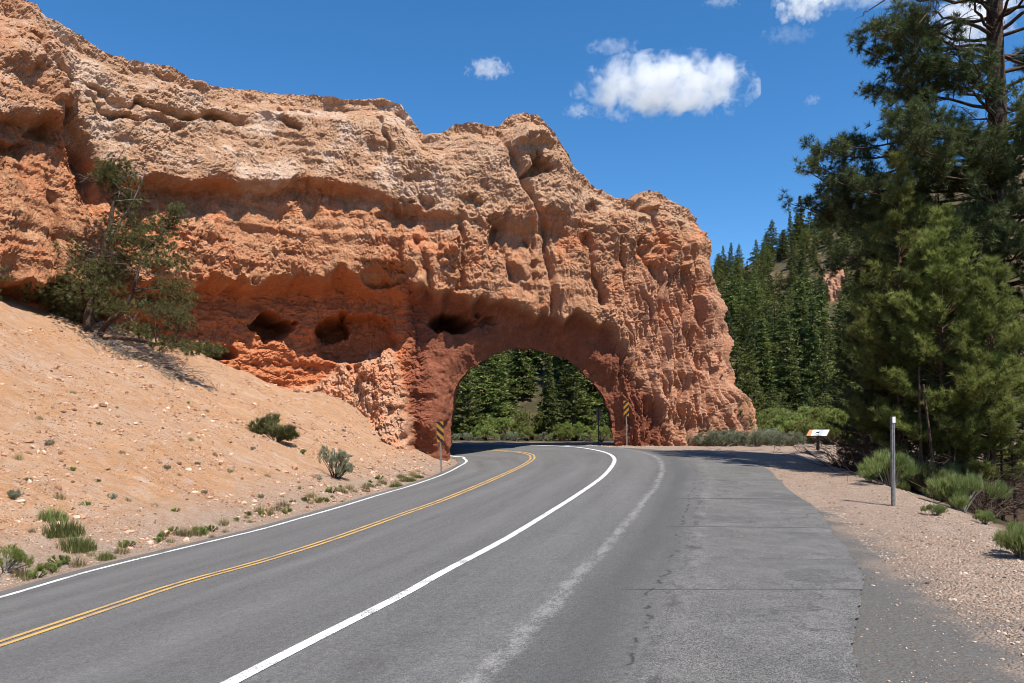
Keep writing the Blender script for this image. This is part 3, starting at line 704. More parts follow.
rough = 0.45+0.75*sst(-.25, .3, perlin(q*0.28, 199))
d_ = big*(1-0.6*w_['arch']-.4*w_['alc']) + w_['crumb']*(1-.85*w_['flute'])*((mid+rid)*rough+vcr) + strata*1.25*(1-w_['arch'])*(1-.9*w_['flute'])+fine*rough*(1-0.75*w_['arch']-.5*w_['alc'])*(1-.5*w_['flute'])
d_ += w_['pale']*(0.13*fbm(qw*0.9, 3, 170)+0.06*ridged(qw*np.array([1.2,1.2,2.2]), 3, 171)*sst(-.2, .4, perlin(q*0.3, 173))+0.06*(0.5-h1)+0.08*(.5-k1)+.03*(.5-g1)+.04*ridged(qw*3.,3,174,.6)) 
d_ += w_['flute']*(fl*1.9+0.10*(0.5-g1)+0.13*(.5-h1)+.06*(.5-k1)) + w_['heap']*(0.06*(0.5-g1)+0.10*(0.5-h1)+.05*(.5-k1)+fl*.55+0.10*ridged(qw*np.array([1.6,1.6,1.0]),5,166,.6))
d_ += w_['arch']*(0.18*fbm(qw*0.7, 4, 180, .5)+.04*(.5-g1)+.02*(.5-h1)) + w_['alc']*(0.22*fbm(qw*np.array([.8,.8,1.5]), 4, 181, .6)-0.09*np.exp(-((f2_-f1_)/0.05)**2)-0.05*np.exp(-((g2-g1)/0.06)**2)+.06*ridged(q*np.array([2.,2.,5.]), 2, 182))
disp[visg] = d_
qb = flat[~visg]; disp[~visg] = 0.5*fbm(qb*0.4, 4, 190)
vert[visg] = w_['crumb']*0.12*perlin(qw*2.2, 195)+w_['pale']*0.08*perlin(qw*2.0, 196)
flat = flat+Dn.reshape(-1, 3)*disp[:, None]; flat[:, 2] += vert
flat = flat.reshape(NR, -1, 3)
# cap
top = flat[-1]; k = (np.arange(1, CAP+1)/CAP)[:, None]
wr = sst(s_at(640.), s_at(690.), cs)*(1-sst(ps[i_end]-1.5, ps[i_end]+1, cs))
capd = (np.where(back, 2.2, 4.6)*(1-.72*wr))[None, :]*k
cap = np.stack([top[None,:,0]-nX*capd, top[None,:,1]-nY*capd, top[None,:,2]+0.18*np.sin(k*2.0)-0.9*k**2+0*capd], -1)
cf = cap.reshape(-1, 3); cf[:, 2] += (0.12*fbm(cf*1.2, 3, 200)).ravel()*np.repeat(np.minimum(1, k.ravel()*3), cap.shape[1])
allP = np.concatenate([flat, cap], 0); nrow = NR+CAP; nc = len(cs)
print('cliff verts', nrow*nc)
id_ = np.arange(nrow*nc).reshape(nrow, nc)
Q = np.stack([id_[:-1,:-1], id_[:-1,1:], id_[1:,1:], id_[1:,:-1]], -1)
dead = np.zeros((nrow, nc), bool); dead[:NR] = (rho <= RIN)
# back opening
ux = CX+F*P[...,0]/P[...,1]
vx = HV-(Zg-CAMZ)*F/P[...,1]
dead[:NR] |= np.broadcast_to(back, Zg.shape) & (rho_of(np.clip(ux, 300, 760), vx) < 1.10) & (np.abs(ux-530) < 130)
keep = ~(dead[:-1,:-1] & dead[:-1,1:] & dead[1:,1:] & dead[1:,:-1])
Q = Q[keep].reshape(-1, 4)
# ---- the rock's own colours by bed
def lc(a, b_, w__): return a*(1-w__[:, None])+b_*w__[:, None]
fw = {k: np.concatenate([v.reshape(NR, nc), np.repeat(v.reshape(NR, nc)[-1:], CAP, 0)], 0).ravel() for k, v in wts.items()}
ap_ = allP.reshape(-1, 3); nA = fbm(ap_*0.55, 4, 210); nB = fbm(ap_*1.6, 3, 220); nC = fbm(ap_*np.array([.25,.25,1.3]), 3, 230)
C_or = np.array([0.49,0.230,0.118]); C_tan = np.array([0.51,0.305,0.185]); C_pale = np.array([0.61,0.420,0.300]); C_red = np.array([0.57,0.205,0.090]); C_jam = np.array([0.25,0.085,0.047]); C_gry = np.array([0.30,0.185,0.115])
col = np.broadcast_to(C_or, ap_.shape).copy()
col = lc(col, np.array([0.55,0.30,0.17]), np.clip(sst(0.0, .5, nB), 0, 1)*.8)
Uall = np.concatenate([Ue, np.repeat(Ue[-1:], CAP, 0)], 0).ravel()
col = lc(col, np.array([0.47,0.245,0.135]), sst(400, 520, Uall)*0.75)
col = lc(col, np.array([0.50,0.258,0.158]), fw['flute']*.85)
pl = np.clip(fw['pale'], 0, 1)*(1-.55*(1-sst(40, 95, Uall)))
col = lc(col, C_tan, pl); col = lc(col, C_pale, pl*sst(0.0, .45, nA)*(1-sst(405, 470, Uall)*.8)); col = lc(col, np.array([0.58,0.43,0.33]), pl*sst(.25, .6, nB+.3*nA)*.7*(1-sst(405, 470, Uall)*.7))
col = lc(col, C_gry, np.clip(pl*1.1, 0, 1)*sst(.10, .5, nC-.2*nA)*.32)
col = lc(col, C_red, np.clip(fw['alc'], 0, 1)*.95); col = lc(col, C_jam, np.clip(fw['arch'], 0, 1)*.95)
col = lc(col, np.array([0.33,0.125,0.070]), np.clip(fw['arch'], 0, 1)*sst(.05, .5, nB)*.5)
col = lc(col, np.array([0.60,0.365,0.235]), np.clip(fw['heap'], 0, 1)*.9)
col = lc(col, C_red*1.25, np.clip(fw['heap'], 0, 1)*sst(.15, .5, nA+.5*nB)*.45)
col = lc(col, C_red*1.1, fw['crumb']*sst(.15, .5, -nA+.4*nC)*.5)
col = np.clip(col*(1.12+0.12*nB)[:, None], 0.02, 0.75)

km, nt, b = mat('sandstone', 0.93, 0.12)
p = pos(nt); base = attr(nt, 'rock')
n1 = noise(nt, p, 7, 6, 0.7); n2 = noise(nt, p, 22, 4, 0.8)
c = mix(nt, 1.0, base, ramp(nt, n1, [(0.25, 0.72), (0.75, 1.22)]), 'MULTIPLY')
c = mix(nt, 1.0, c, ramp(nt, n2, [(0.32, 0.60), (0.68, 1.30)]), 'MULTIPLY')
L(nt, c, b.inputs['Base Color'])
bump(nt, b, math_(nt, 'ADD', math_(nt, 'MULTIPLY', n1, 1.0), math_(nt, 'MULTIPLY', n2, 0.35)), 1.0, 0.17)
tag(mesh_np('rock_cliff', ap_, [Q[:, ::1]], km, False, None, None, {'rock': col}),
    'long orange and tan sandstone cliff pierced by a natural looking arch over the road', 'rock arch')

# ================================================================== VEGETATION
bark_d = simple_mat('dark_bark', (0.045,0.030,0.022), (0.13,0.085,0.06), 14, 0.95, 0.1, 0, 0.8, 0.04)
bark_r = simple_mat('pine_bark', (0.060,0.035,0.024), (0.20,0.115,0.075), 11, 0.95, 0.1, 0, 0.9, 0.05)
bark_g = simple_mat('dead_wood', (0.10,0.085,0.07), (0.30,0.27,0.235), 16, 0.95, 0.1, 0, 0.6, 0.02)
lf_pond = leaf_mat('ponderosa_needles', (0.030,0.046,0.013), (0.145,0.160,0.050))
lf_young = leaf_mat('young_pine_needles', (0.095,0.130,0.026), (0.35,0.39,0.105), 0.45)
lf_far = leaf_mat('conifer_needles', (0.055,0.075,0.018), (0.205,0.225,0.060), 0.3)
lf_jun = leaf_mat('juniper_leaves', (0.065,0.076,0.022), (0.215,0.215,0.075))
lf_sage = leaf_mat('sage_leaves', (0.15,0.165,0.095), (0.34,0.35,0.225), 0.3)
lf_shrub = leaf_mat('shrub_leaves', (0.13,0.165,0.035), (0.35,0.38,0.115), 0.4)
lf_rabbit = leaf_mat('rabbitbrush_leaves', (0.125,0.170,0.045), (0.36,0.40,0.15), 0.4)
lf_grass = leaf_mat('green_grass', (0.095,0.125,0.030), (0.27,0.29,0.10), 0.3)
lf_dry = leaf_mat('dry_grass', (0.16,0.125,0.055), (0.40,0.33,0.17), 0.3)
lf_brown = leaf_mat('dead_twigs', (0.040,0.024,0.018), (0.120,0.070,0.048), 0.1)

def unit(a): return a/(np.linalg.norm(a, axis=-1, keepdims=True)+1e-9)
def tufts(Cn, Dn, size, n, w, spread, g, rnd=None):
    """needle sprays: n slim triangles round each centre"""
    Cn = np.asarray(Cn, float); Dn = np.asarray(Dn, float); k = len(Cn)
    if rnd is None: rnd = g.random(k)
    size = np.full(k, size) if np.isscalar(size) else np.asarray(size)
    d = unit(Dn[:, None]+spread*unit(g.normal(size=(k, n, 3))))
    ln = size[:, None]*g.uniform(0.65, 1.15, (k, n))
    s = unit(np.cross(d, g.normal(size=(k, n, 3))))*(w*g.uniform(0.7, 1.3, (k, n)))[..., None]*0.5
    c = Cn[:, None]+g.normal(size=(k, n, 3))*(size*0.10)[:, None, None]
    V = np.stack([c-s, c+s, c+d*ln[..., None]], 2).reshape(-1, 3)
    Fc = np.arange(len(V)).reshape(-1, 3)
    r = np.clip(rnd[:, None, None]+g.normal(size=(k, n, 1))*0.12+np.array([-0.12, -0.12, 0.12])[None, None], 0, 1)
    return V, Fc, np.broadcast_to(r, (k, n, 3)).reshape(-1)
class Leaves:
    def __init__(s): s.V = []; s.F = []; s.R = []; s.n = 0
    def add(s, V, Fc, R): s.V.append(V); s.F.append(Fc+s.n); s.R.append(R); s.n += len(V)
    def build(s, name, m, parent, loc=None):
        return mesh_np(name, np.concatenate(s.V), [np.concatenate(s.F)], m, False, None, {'rnd': np.concatenate(s.R)}, None, parent, loc)

def branch_pts(st, az, ln, el, curve, n=7, wob=0.04, g=rng):
    t = np.linspace(0, 1, n)[:, None]; o = np.array([math.cos(az), math.sin(az), 0])
    P_ = st+o*ln*t*math.cos(el)+np.array([0, 0, 1.])*ln*(math.sin(el)*t+curve*t**2)
    P_ = P_+g.normal(size=(n, 3))*wob*ln*t; return P_
def pine(height, z0, prof, nbr, g, el=(0.1, 0.6), curve=0.2, tl=0.16, nn=26, nw=0.012, r0=0.12, dens=1.0, lean=(0,0), bare=0, azbias=None, m_leaf=None, m_bark=None, spread=0.9, root=None, trunk_top=True, dead=True, inner=0.3, topleader=True):
    """a pine built round the local origin: children trunk, crown and (where it has them) dead_branches"""
    tr = MB(); dd = MB(); lv = Leaves()
    tz = np.linspace(-0.4, height, 14); tp = np.stack([lean[0]*tz/height+0.03*height*0.15*np.sin(tz*1.1), lean[1]*tz/height+0.03*height*0.12*np.cos(tz*0.9), tz], 1)
    tr.tube(tp, r0*(1-np.clip(tz/height, 0, 1)**1.1*0.93)*(1+0.35*np.exp(-np.clip(tz, 0, 9)*2.5)), 9)
    Cc = []; Dd = []; Rr = []
    for i in range(nbr):
        z = z0+(height-z0)*((i+g.random())/nbr)
        fz = (z-z0)/(height-z0); az = g.uniform(0, 2*np.pi)
        ln = prof(fz)*g.uniform(0.72, 1.12)
        if azbias is not None: ln *= 1+azbias[1]*math.cos(az-azbias[0])
        e = el[0]+(el[1]-el[0])*fz+g.normal()*0.10
        st = np.array([np.interp(z, tz, tp[:,0]), np.interp(z, tz, tp[:,1]), z])
        B = branch_pts(st, az, ln, e, curve, 8, 0.03, g)
        tr.tube(B, np.linspace(max(0.008, 0.016*ln+.006), 0.004, 8), 5, caps=False)
        shade = g.random()*0.5+0.25
        nt_ = max(3, int(ln*5.0*dens))
        for j in range(nt_):
            tt = inner+(1-inner)*(j+g.random())/nt_; p0 = np.array([np.interp(tt, np.linspace(0, 1, 8), B[:, q]) for q in range(3)])
            sgn = -1 if j % 2 else 1; a2 = az+sgn*g.uniform(0.4, 1.1); l2 = (0.16+0.30*ln*(1-tt*0.65))*g.uniform(0.6, 1.1)*0.8
            tw = branch_pts(p0, a2, l2, e*0.6+g.normal()*0.25, 0.25, 4, 0.05, g)
            if l2 > 0.25: tr.tube(tw, np.linspace(0.007, 0.003, 4), 3, caps=False)
            m = max(2, int(l2/(tl*0.55)))
            ts = np.linspace(0.35, 1, m); pp = np.stack([np.interp(ts, np.linspace(0, 1, 4), tw[:, q]) for q in range(3)], 1)
            Cc.append(pp); d = unit(tw[-1]-tw[0])*0.8+np.array([0, 0, 0.45]); Dd.append(np.broadcast_to(d, pp.shape)); Rr.append(np.full(m, shade)+g.normal(size=m)*0.15)
        Cc.append(B[-1:]); Dd.append(unit(B[-1:]-B[-2:-1])+np.array([[0, 0, .3]])); Rr.append(np.array([shade+.1]))
    if topleader:
        k = 8; Cc.append(np.stack([np.full(k, tp[-1,0]), np.full(k, tp[-1,1]), np.linspace(height-0.5, height, k)], 1)); Dd.append(np.tile([0, 0, 1.5], (k, 1))); Rr.append(np.full(k, .7))
    lv.add(*tufts(np.concatenate(Cc), np.concatenate(Dd), tl, nn, nw, spread, g, np.clip(np.concatenate(Rr), 0, 1)))
    for i in range(bare):
        z = g.uniform(0.25, z0+0.3); st = np.array([np.interp(z, tz, tp[:,0]), np.interp(z, tz, tp[:,1]), z])
        ln = g.uniform(0.4, 1.0)*prof(0.1); az = g.uniform(0, 2*np.pi)
        B = branch_pts(st, az, ln, g.uniform(-0.35, 0.2), -0.15, 6, 0.06, g); dd.tube(B, np.linspace(0.011, 0.003, 6), 4, caps=False)
        for j in range(6):
            p0 = B[g.integers(2, 6)]; dd.tube(branch_pts(p0, az+g.normal()*0.9, ln*0.35, g.normal()*0.4, 0, 4, 0.08, g), np.linspace(0.006, 0.002, 4), 3, caps=False)
    T_ = tr.build('trunk', m_bark or bark_r, root, True)
    lv.build('crown', m_leaf or lf_young, root)
    if dd.V: dd.build('dead_branches', lf_brown if dead else bark_g, root)
def thing(name, label, cat, loc, group=None):
    return tag(empty(name, loc), label, cat, group)
def kids(o): return [c_ for c_ in o.children]
def dup(root, loc, rz=0, sc=1.0, label=None, group=None):
    r = root.copy(); COL.objects.link(r); r.location = loc; r.rotation_euler = (0, 0, rz); r.scale = (sc, sc, sc) if np.isscalar(sc) else sc
    if label: r['label'] = label
    if group: r['group'] = group
    for ch in root.children:
        c_ = ch.copy(); COL.objects.link(c_); c_.parent = r
    return r
def atD(u, D): x = (u-CX)/F*D; return np.array([x, D, float(Hg(x, D)[0])])
def ztopv(v, D): return CAMZ+(HV-v)/F*D

g = np.random.default_rng(11)
# ---- the big ponderosa on the right
PD = 25.5; bp = atD(996, PD); hP = 20.0
tP = thing('ponderosa_pine', 'tallest old pine with thick bare upper trunk and dead branches at the right edge', 'tree', bp)
tr = MB(); lv = Leaves(); dd = MB()
tz = np.linspace(-0.5, hP, 18); tp = np.stack([0.10*np.sin(tz*0.7), 0.08*np.cos(tz*0.6), tz], 1)
tr.tube(tp, 0.40*(1-0.55*np.clip(tz/hP, 0, 1)), 14)
zt = lambda v: ztopv(v, PD)-bp[2]
Cc = []; Dd = []; Rr = []
def limb(z, az, ln, el, curve, foliage, gg, rad=0.06, cl=1.0, t0=.28):
    st = np.array([0, 0, z]); B = branch_pts(st, az, ln, el, curve, 9, 0.035, gg)
    tr.tube(B, np.linspace(rad, 0.014, 9), 6, caps=False)
    sh_ = gg.random()*0.45+0.2
    for j in range(int(13*cl)):
        tt = t0+(1-t0)*(j+gg.random())/(13*cl); p0 = np.array([np.interp(tt, np.linspace(0, 1, 9), B[:, q]) for q in range(3)])
        l2 = gg.uniform(0.45, 1.05)*(1.25-tt*.6)
        tw = branch_pts(p0, az+gg.choice([-1, 1])*gg.uniform(.25, 1.2), l2, gg.normal()*0.35+0.2, 0.25, 6, 0.05, gg)
        tr.tube(tw, np.linspace(0.018, 0.006, 6), 4, caps=False)
        if not foliage: continue
        for q in range(12):
            f_ = gg.uniform(0.35, 1); pb = np.array([np.interp(f_, np.linspace(0, 1, 6), tw[:, k_]) for k_ in range(3)])
            dr = unit(gg.normal(size=3)*0.8+unit(tw[-1]-tw[0])+np.array([0, 0, .25])); e_ = pb+dr*gg.uniform(.08, .32)
            Cc.append(e_[None]); Dd.append((dr*0.7)[None]); Rr.append(np.array([sh_+gg.normal()*.15]))
for i in range(96):
    fz = (i+g.random())/96; v = 345-325*fz
    ln = np.interp(v, [0, 30, 60, 100, 150, 180, 230, 300, 345], [2.4, 3.2, 3.9, 4.3, 5.0, 5.9, 5.4, 5.2, 4.8])*g.uniform(.65, 1.05)
    az = g.uniform(0, 2*np.pi) if i % 3 else math.pi+g.normal()*0.8
    if math.sin(az) > .5: az = -az
    if v < 125:
        if i % 5 in (1, 3): continue
        az = math.pi+g.normal()*0.55 if i % 5 else g.normal()*.5
    limb(zt(v), az, ln, np.interp(v, [0, 150, 345], [.10, .0, -.10])+g.normal()*.12, 0.14, True, g, 0.06, 1.0, np.interp(v, [30, 110, 150], [.52, .45, .28]))
for v_ in (140, 152, 165, 176, 188, 200, 212, 226): limb(zt(v_), math.pi+g.normal()*.45, 5.7*g.uniform(.85, 1.02), g.normal()*.06, .10, True, g, .06, 1.5, .35)
for i in range(26):     # the bare dead limbs of the top
    z = zt(75)+i*0.22; az = math.pi*(i % 3 > 0)+g.normal()*0.8
    st = np.array([0, 0, z]); ln = g.uniform(2.0, 4.2); B = branch_pts(st, az, ln, g.uniform(.05, .5), -0.28, 10, 0.045, g); dd.tube(B, np.linspace(.065, .014, 10), 6, caps=False)
    for j in range(9):
        p0 = B[g.integers(3, 10)]; tw = branch_pts(p0, az+g.normal()*.9, g.uniform(.4, 1.1), g.normal()*.5, -.2, 6, .08, g); dd.tube(tw, np.linspace(.020, .006, 6), 4, caps=False)
        for q in range(3): dd.tube(branch_pts(tw[g.integers(2, 6)], az+g.normal()*1.2, g.uniform(.2, .45), g.normal()*.6, -.1, 4, .1, g), np.linspace(.007, .003, 4), 3, caps=False)
for i in range(20):    # dead twiggy limbs in the middle of the crown
    z = zt(g.uniform(110, 230)); az = math.pi*1.25+g.normal()*.7; B = branch_pts(np.array([0, 0, z]), az, g.uniform(1.2, 2.6), g.normal()*.3, -.25, 7, .06, g); dd.tube(B, np.linspace(.03, .006, 7), 5, caps=False)
    for j in range(7): dd.tube(branch_pts(B[g.integers(2, 7)], az+g.normal()*.9, g.uniform(.3, .8), g.normal()*.5, -.15, 5, .08, g), np.linspace(.010, .003, 5), 3, caps=False)
lv.add(*tufts(np.concatenate(Cc), np.concatenate(Dd), 0.225, 26, 0.0165, 1.0, g, np.clip(np.concatenate(Rr), 0, 1)))
tr.build('trunk', bark_d, tP, True); lv.build('crown', lf_pond, tP); dd.build('dead_branches', bark_d, tP)

# ---- young pines in front of it
def cone(r, rb=0.55): return lambda f: r*((1-f)**0.85*(rb+(1-rb)*min(1, f*3.5))+0.06)
def young(u, vtop, D, r, z0, nbr, seed, label, **kw):
    bpos = atD(u, D); hgt = ztopv(vtop, D)-bpos[2]
    t_ = thing('young_pine', label, 'tree', bpos, 'young pines beside the gravel shoulder')
    a = dict(bare=64, r0=0.085, tl=0.18, nn=26, nw=0.0145, dens=2.1); a.update(kw)
    pine(hgt, z0, cone(r), nbr, np.random.default_rng(seed), root=t_, **a); return t_
young(899, 157, 22.8, 1.93, 0.72, 114, 21, 'slim young pine with tallest pointed top standing in front of the old pine')
young(942, 214, 21.6, 2.37, 0.83, 132, 22, 'bushy bright green young pine in the middle of the roadside clump', el=(.15, .8))
young(992, 262, 20.5, 1.76, 0.77, 102, 23, 'young pine at right end of the clump with bare lower stems')
young(866, 265, 25.8, 1.38, 0.50, 102, 24, 'young pine at left end of the clump above dead brown brush', m_leaf=lf_pond)
young(1030, 232, 23.7, 1.76, 0.66, 102, 25, 'young pine half outside the right edge of the picture', m_leaf=lf_pond)
young(925, 300, 24.7, 1.43, 0.28, 84, 26, 'shaded young pine hidden behind the bright green one', m_leaf=lf_pond)
young(880, 330, 24.2, 1.21, 0.22, 84, 27, 'low young pine in shade between the post and dead brown brush', m_leaf=lf_pond)
young(968, 330, 23.2, 1.32, 0.17, 72, 28, 'low shaded young pine deep in the clump below the tall ones', m_leaf=lf_pond)

# ---- tangled dead brush and dead stems under them
def twig_bush(name, label, cat, loc, r, h_, n_, m, seed, group=None, green=None):
    gg = np.random.default_rng(seed); t_ = thing(name, label, cat, loc, group); mb = MB()
    for i in range(n_):
        az = gg.uniform(0, 2*np.pi); e = gg.uniform(.35, 1.4); B = branch_pts(np.array([gg.normal()*r*.15, gg.normal()*r*.15, -.05]), az, h_*gg.uniform(.5, 1.05)/max(.5, math.sin(e)), e, -0.12, 6, .06, gg)
        mb.tube(B, np.linspace(.013, .003, 6), 4, caps=False)
        for j in range(6): mb.tube(branch_pts(B[gg.integers(1, 6)], az+gg.normal()*1.1, h_*.35*gg.uniform(.5, 1), gg.normal()*.6+.3, -.1, 4, .08, gg), np.linspace(.007, .002, 4), 3, caps=False)
    mb.build('stems', m, t_)
    if green is not None:
        lv = Leaves(); k = 260; p_ = unit(gg.normal(size=(k, 3)))*np.array([r, r, h_*.5])*gg.uniform(.4, 1, (k, 1))**.5+np.array([0, 0, h_*.5]); lv.add(*tufts(p_, unit(p_-[0, 0, h_*.3]), .10, 10, .012, 1., gg)); lv.build('leaves', green, t_)
    return t_
for i, (u, D, r, h_, lb) in enumerate([(868, 22.6, 1.0, 1.5, 'reddish brown dead brush left of the metal post'), (845, 24.6, .9, 1.2, 'dark leafless brush near the interpretive sign'), (905, 21.2, .9, 1.3, 'bare twiggy brush in shade just behind the metal post'), (985, 18.9, .8, 1.2, 'leafless brown brush under the rightmost young pines'), (950, 20.2, .9, 1.3, 'brown tangled brush beneath the bright green young pine')]):
    twig_bush('dead_brush', lb, 'bush', atD(u, D), r, h_, 55, lf_brown, 40+i, 'dead brush under the pines')
gs = np.random.default_rng(5)
for i, u in enumerate([922, 938, 953, 972, 985, 1003, 1016]):
    D = 19.6+gs.uniform(-.6, 1.8); b0 = atD(u, D); mb = MB(); hh = gs.uniform(2.2, 3.6); zz = np.linspace(-.2, hh, 7)
    mb.tube(np.stack([gs.normal()*.06*zz, gs.normal()*.05*zz, zz], 1), np.linspace(.05, .025, 7), 7)
    for j in range(14): mb.tube(branch_pts(np.array([0, 0, gs.uniform(.3, hh)]), gs.uniform(0, 6.28), gs.uniform(.3, .8), gs.uniform(-.4, .3), -.1, 5, .06, gs), np.linspace(.010, .003, 5), 4, caps=False)
    o = mb.build('dead_sapling', bark_d, None, False); o.location = b0
    tag(o, 'thin dark leafless sapling stem standing in the shade of the young pines', 'tree', 'dead sapling stems under the pines')

# ---- leaning juniper on the left slope
bj = ground_at(93, 335); Dj = bj[1]; bj[2] = Hg(bj[0], bj[1])[0]
tj = thing('juniper_tree', 'leaning twisted juniper with dead grey twigs on the slope below the cliff', 'tree', bj)
gj = np.random.default_rng(31); tr = MB(); dd = MB(); lv = Leaves()
def J(u, v, dd_=0): D = Dj+dd_; return np.array([(u-CX)/F*D, D, CAMZ+(HV-v)/F*D])-bj
st1 = np.array([J(90,338), J(88,322,-.1), J(93,300,.1), J(99,272,.2), J(107,240,.1), J(112,212,0), J(116,186,.1), J(114,163,.1)])
tr.tube(spline(st1, 24), np.linspace(.21, .03, 24), 9)
st2 = np.array([J(98,338), J(108,322,-.4), J(122,312,-.5), J(131,295,-.6), J(138,272,-.6), J(141,250,-.5)])
tr.tube(spline(st2, 20), np.linspace(.12, .03, 20), 8)
st3 = np.array([J(100,340), J(120,338,-.8), J(150,343,-1.0), J(180,346,-1.2), J(205,348,-1.3)]); tr.tube(spline(st3, 16), np.linspace(.09, .015, 16), 7)
st4 = np.array([J(107,240), J(118,225,.3), J(131,205,.4), J(142,180,.4), J(147,160,.5)]); dd.tube(spline(st4, 16), np.linspace(.05, .008, 16), 6)
CL = [(114,168,16,9,.2),(118,182,17,9,.3),(106,176,12,8,-.3),(128,200,14,8,.4),(138,226,26,13,.5),(168,222,14,7,.4),(155,240,20,10,-.2),(122,238,16,9,-.4),(128,258,22,8,.2),(165,262,22,9,-.6),(88,272,22,11,-.4),(70,250,16,8,.5),(112,276,20,9,.4),(60,288,26,11,.3),(40,293,16,8,-.3),(95,292,24,11,-.8),(75,306,22,9,.6),(50,300,18,8,.8),(172,288,16,9,-.5),(182,300,14,7,.5),(160,310,22,8,-.9),(150,300,14,8,.2),(178,320,14,8,-1.1),(198,348,20,6,-1.3),(170,345,18,6,-1.1),(212,350,10,5,-1.4),(140,330,18,7,-1.),(78,322,18,9,.8),(62,316,12,8,1.0),(110,308,14,8,-1.0),(176,210,8,5,.2)]
allst = np.concatenate([spline(st1, 24), spline(st2, 20), spline(st3, 16)])
Cc = []; Dd = []; Rr = []
for (u, v, su, sv, dp) in CL:
    c0 = J(u, v, dp); k_ = np.argmin(np.linalg.norm(allst-c0, axis=1)+np.clip(allst[:,2]-c0[2], 0, 9)*.5); a0 = allst[k_]
    md = (a0+c0)/2+gj.normal(size=3)*.12; lp = spline(np.array([a0, md, c0]), 8); tr.tube(lp, np.linspace(.032, .012, 8), 5, caps=False)
    s3 = np.array([su*Dj/F, su*Dj/F*.9, sv*Dj/F])*1.35; n_ = int(95*su*sv/170)+32
    pp = c0+unit(gj.normal(size=(n_, 3)))*s3*gj.random((n_, 1))**.6
    for q in range(min(14, n_)): tr.tube(spline(np.array([lp[gj.integers(3, 8)], (c0+pp[q])/2+gj.normal(size=3)*.05, pp[q]]), 5), np.linspace(.010, .004, 5), 3, caps=False)
    Cc.append(pp); Dd.append(unit(pp-c0)*.7+np.array([0, 0, .35])); Rr.append(np.clip(gj.random(n_)*.6+gj.random()*.4, 0, 1))
lv.add(*tufts(np.concatenate(Cc), np.concatenate(Dd), .16, 22, .018, .9, gj, np.concatenate(Rr)))
for i in range(90):   # dead grey twigs along the slope and in the crown
    if i < 60:
        u = gj.uniform(80, 185); x = (u-CX)/F*(Dj-.6); a0 = np.array([x, Dj-.6+gj.uniform(-1.2, .6), 0]); a0[2] = Hg(a0[0], a0[1])[0]+.05; a0 = a0-bj; az = gj.uniform(-1.2, .6); e = gj.uniform(-.5, .5); ln = gj.uniform(.5, 1.6)
    else:
        a0 = allst[gj.integers(6, 40)]; az = gj.uniform(-1, 1)+(math.pi if gj.random() < .3 else 0); e = gj.uniform(-.2, .7); ln = gj.uniform(.6, 1.7)
    B = branch_pts(a0, az, ln, e, -.2, 7, .07, gj); dd.tube(B, np.linspace(.020, .004, 7), 5, caps=False)
    for j in range(5): dd.tube(branch_pts(B[gj.integers(2, 7)], az+gj.normal()*1.0, ln*.35, gj.normal()*.6, -.1, 5, .08, gj), np.linspace(.008, .003, 5), 3, caps=False)
tr.build('trunk', bark_d, tj, True); lv.build('crown', lf_jun, tj); dd.build('dead_branches', bark_g, tj)

# ---- pine at the very left edge, its branches reach into the picture
b0 = ground_at(-26, 318) if False else np.array([(-34-CX)/F*25.0, 25.0, 0]); b0[2] = Hg(b0[0], b0[1])[0]
tl_ = thing('juniper_tree', 'dark juniper cut off by the left edge of the picture', 'tree', b0)
pine(ztopv(178, 25)-b0[2], 0.4, cone(1.25, .8), 60, np.random.default_rng(33), root=tl_, tl=.14, nn=20, nw=.015, m_leaf=lf_jun, m_bark=bark_d, bare=6, r0=.1)

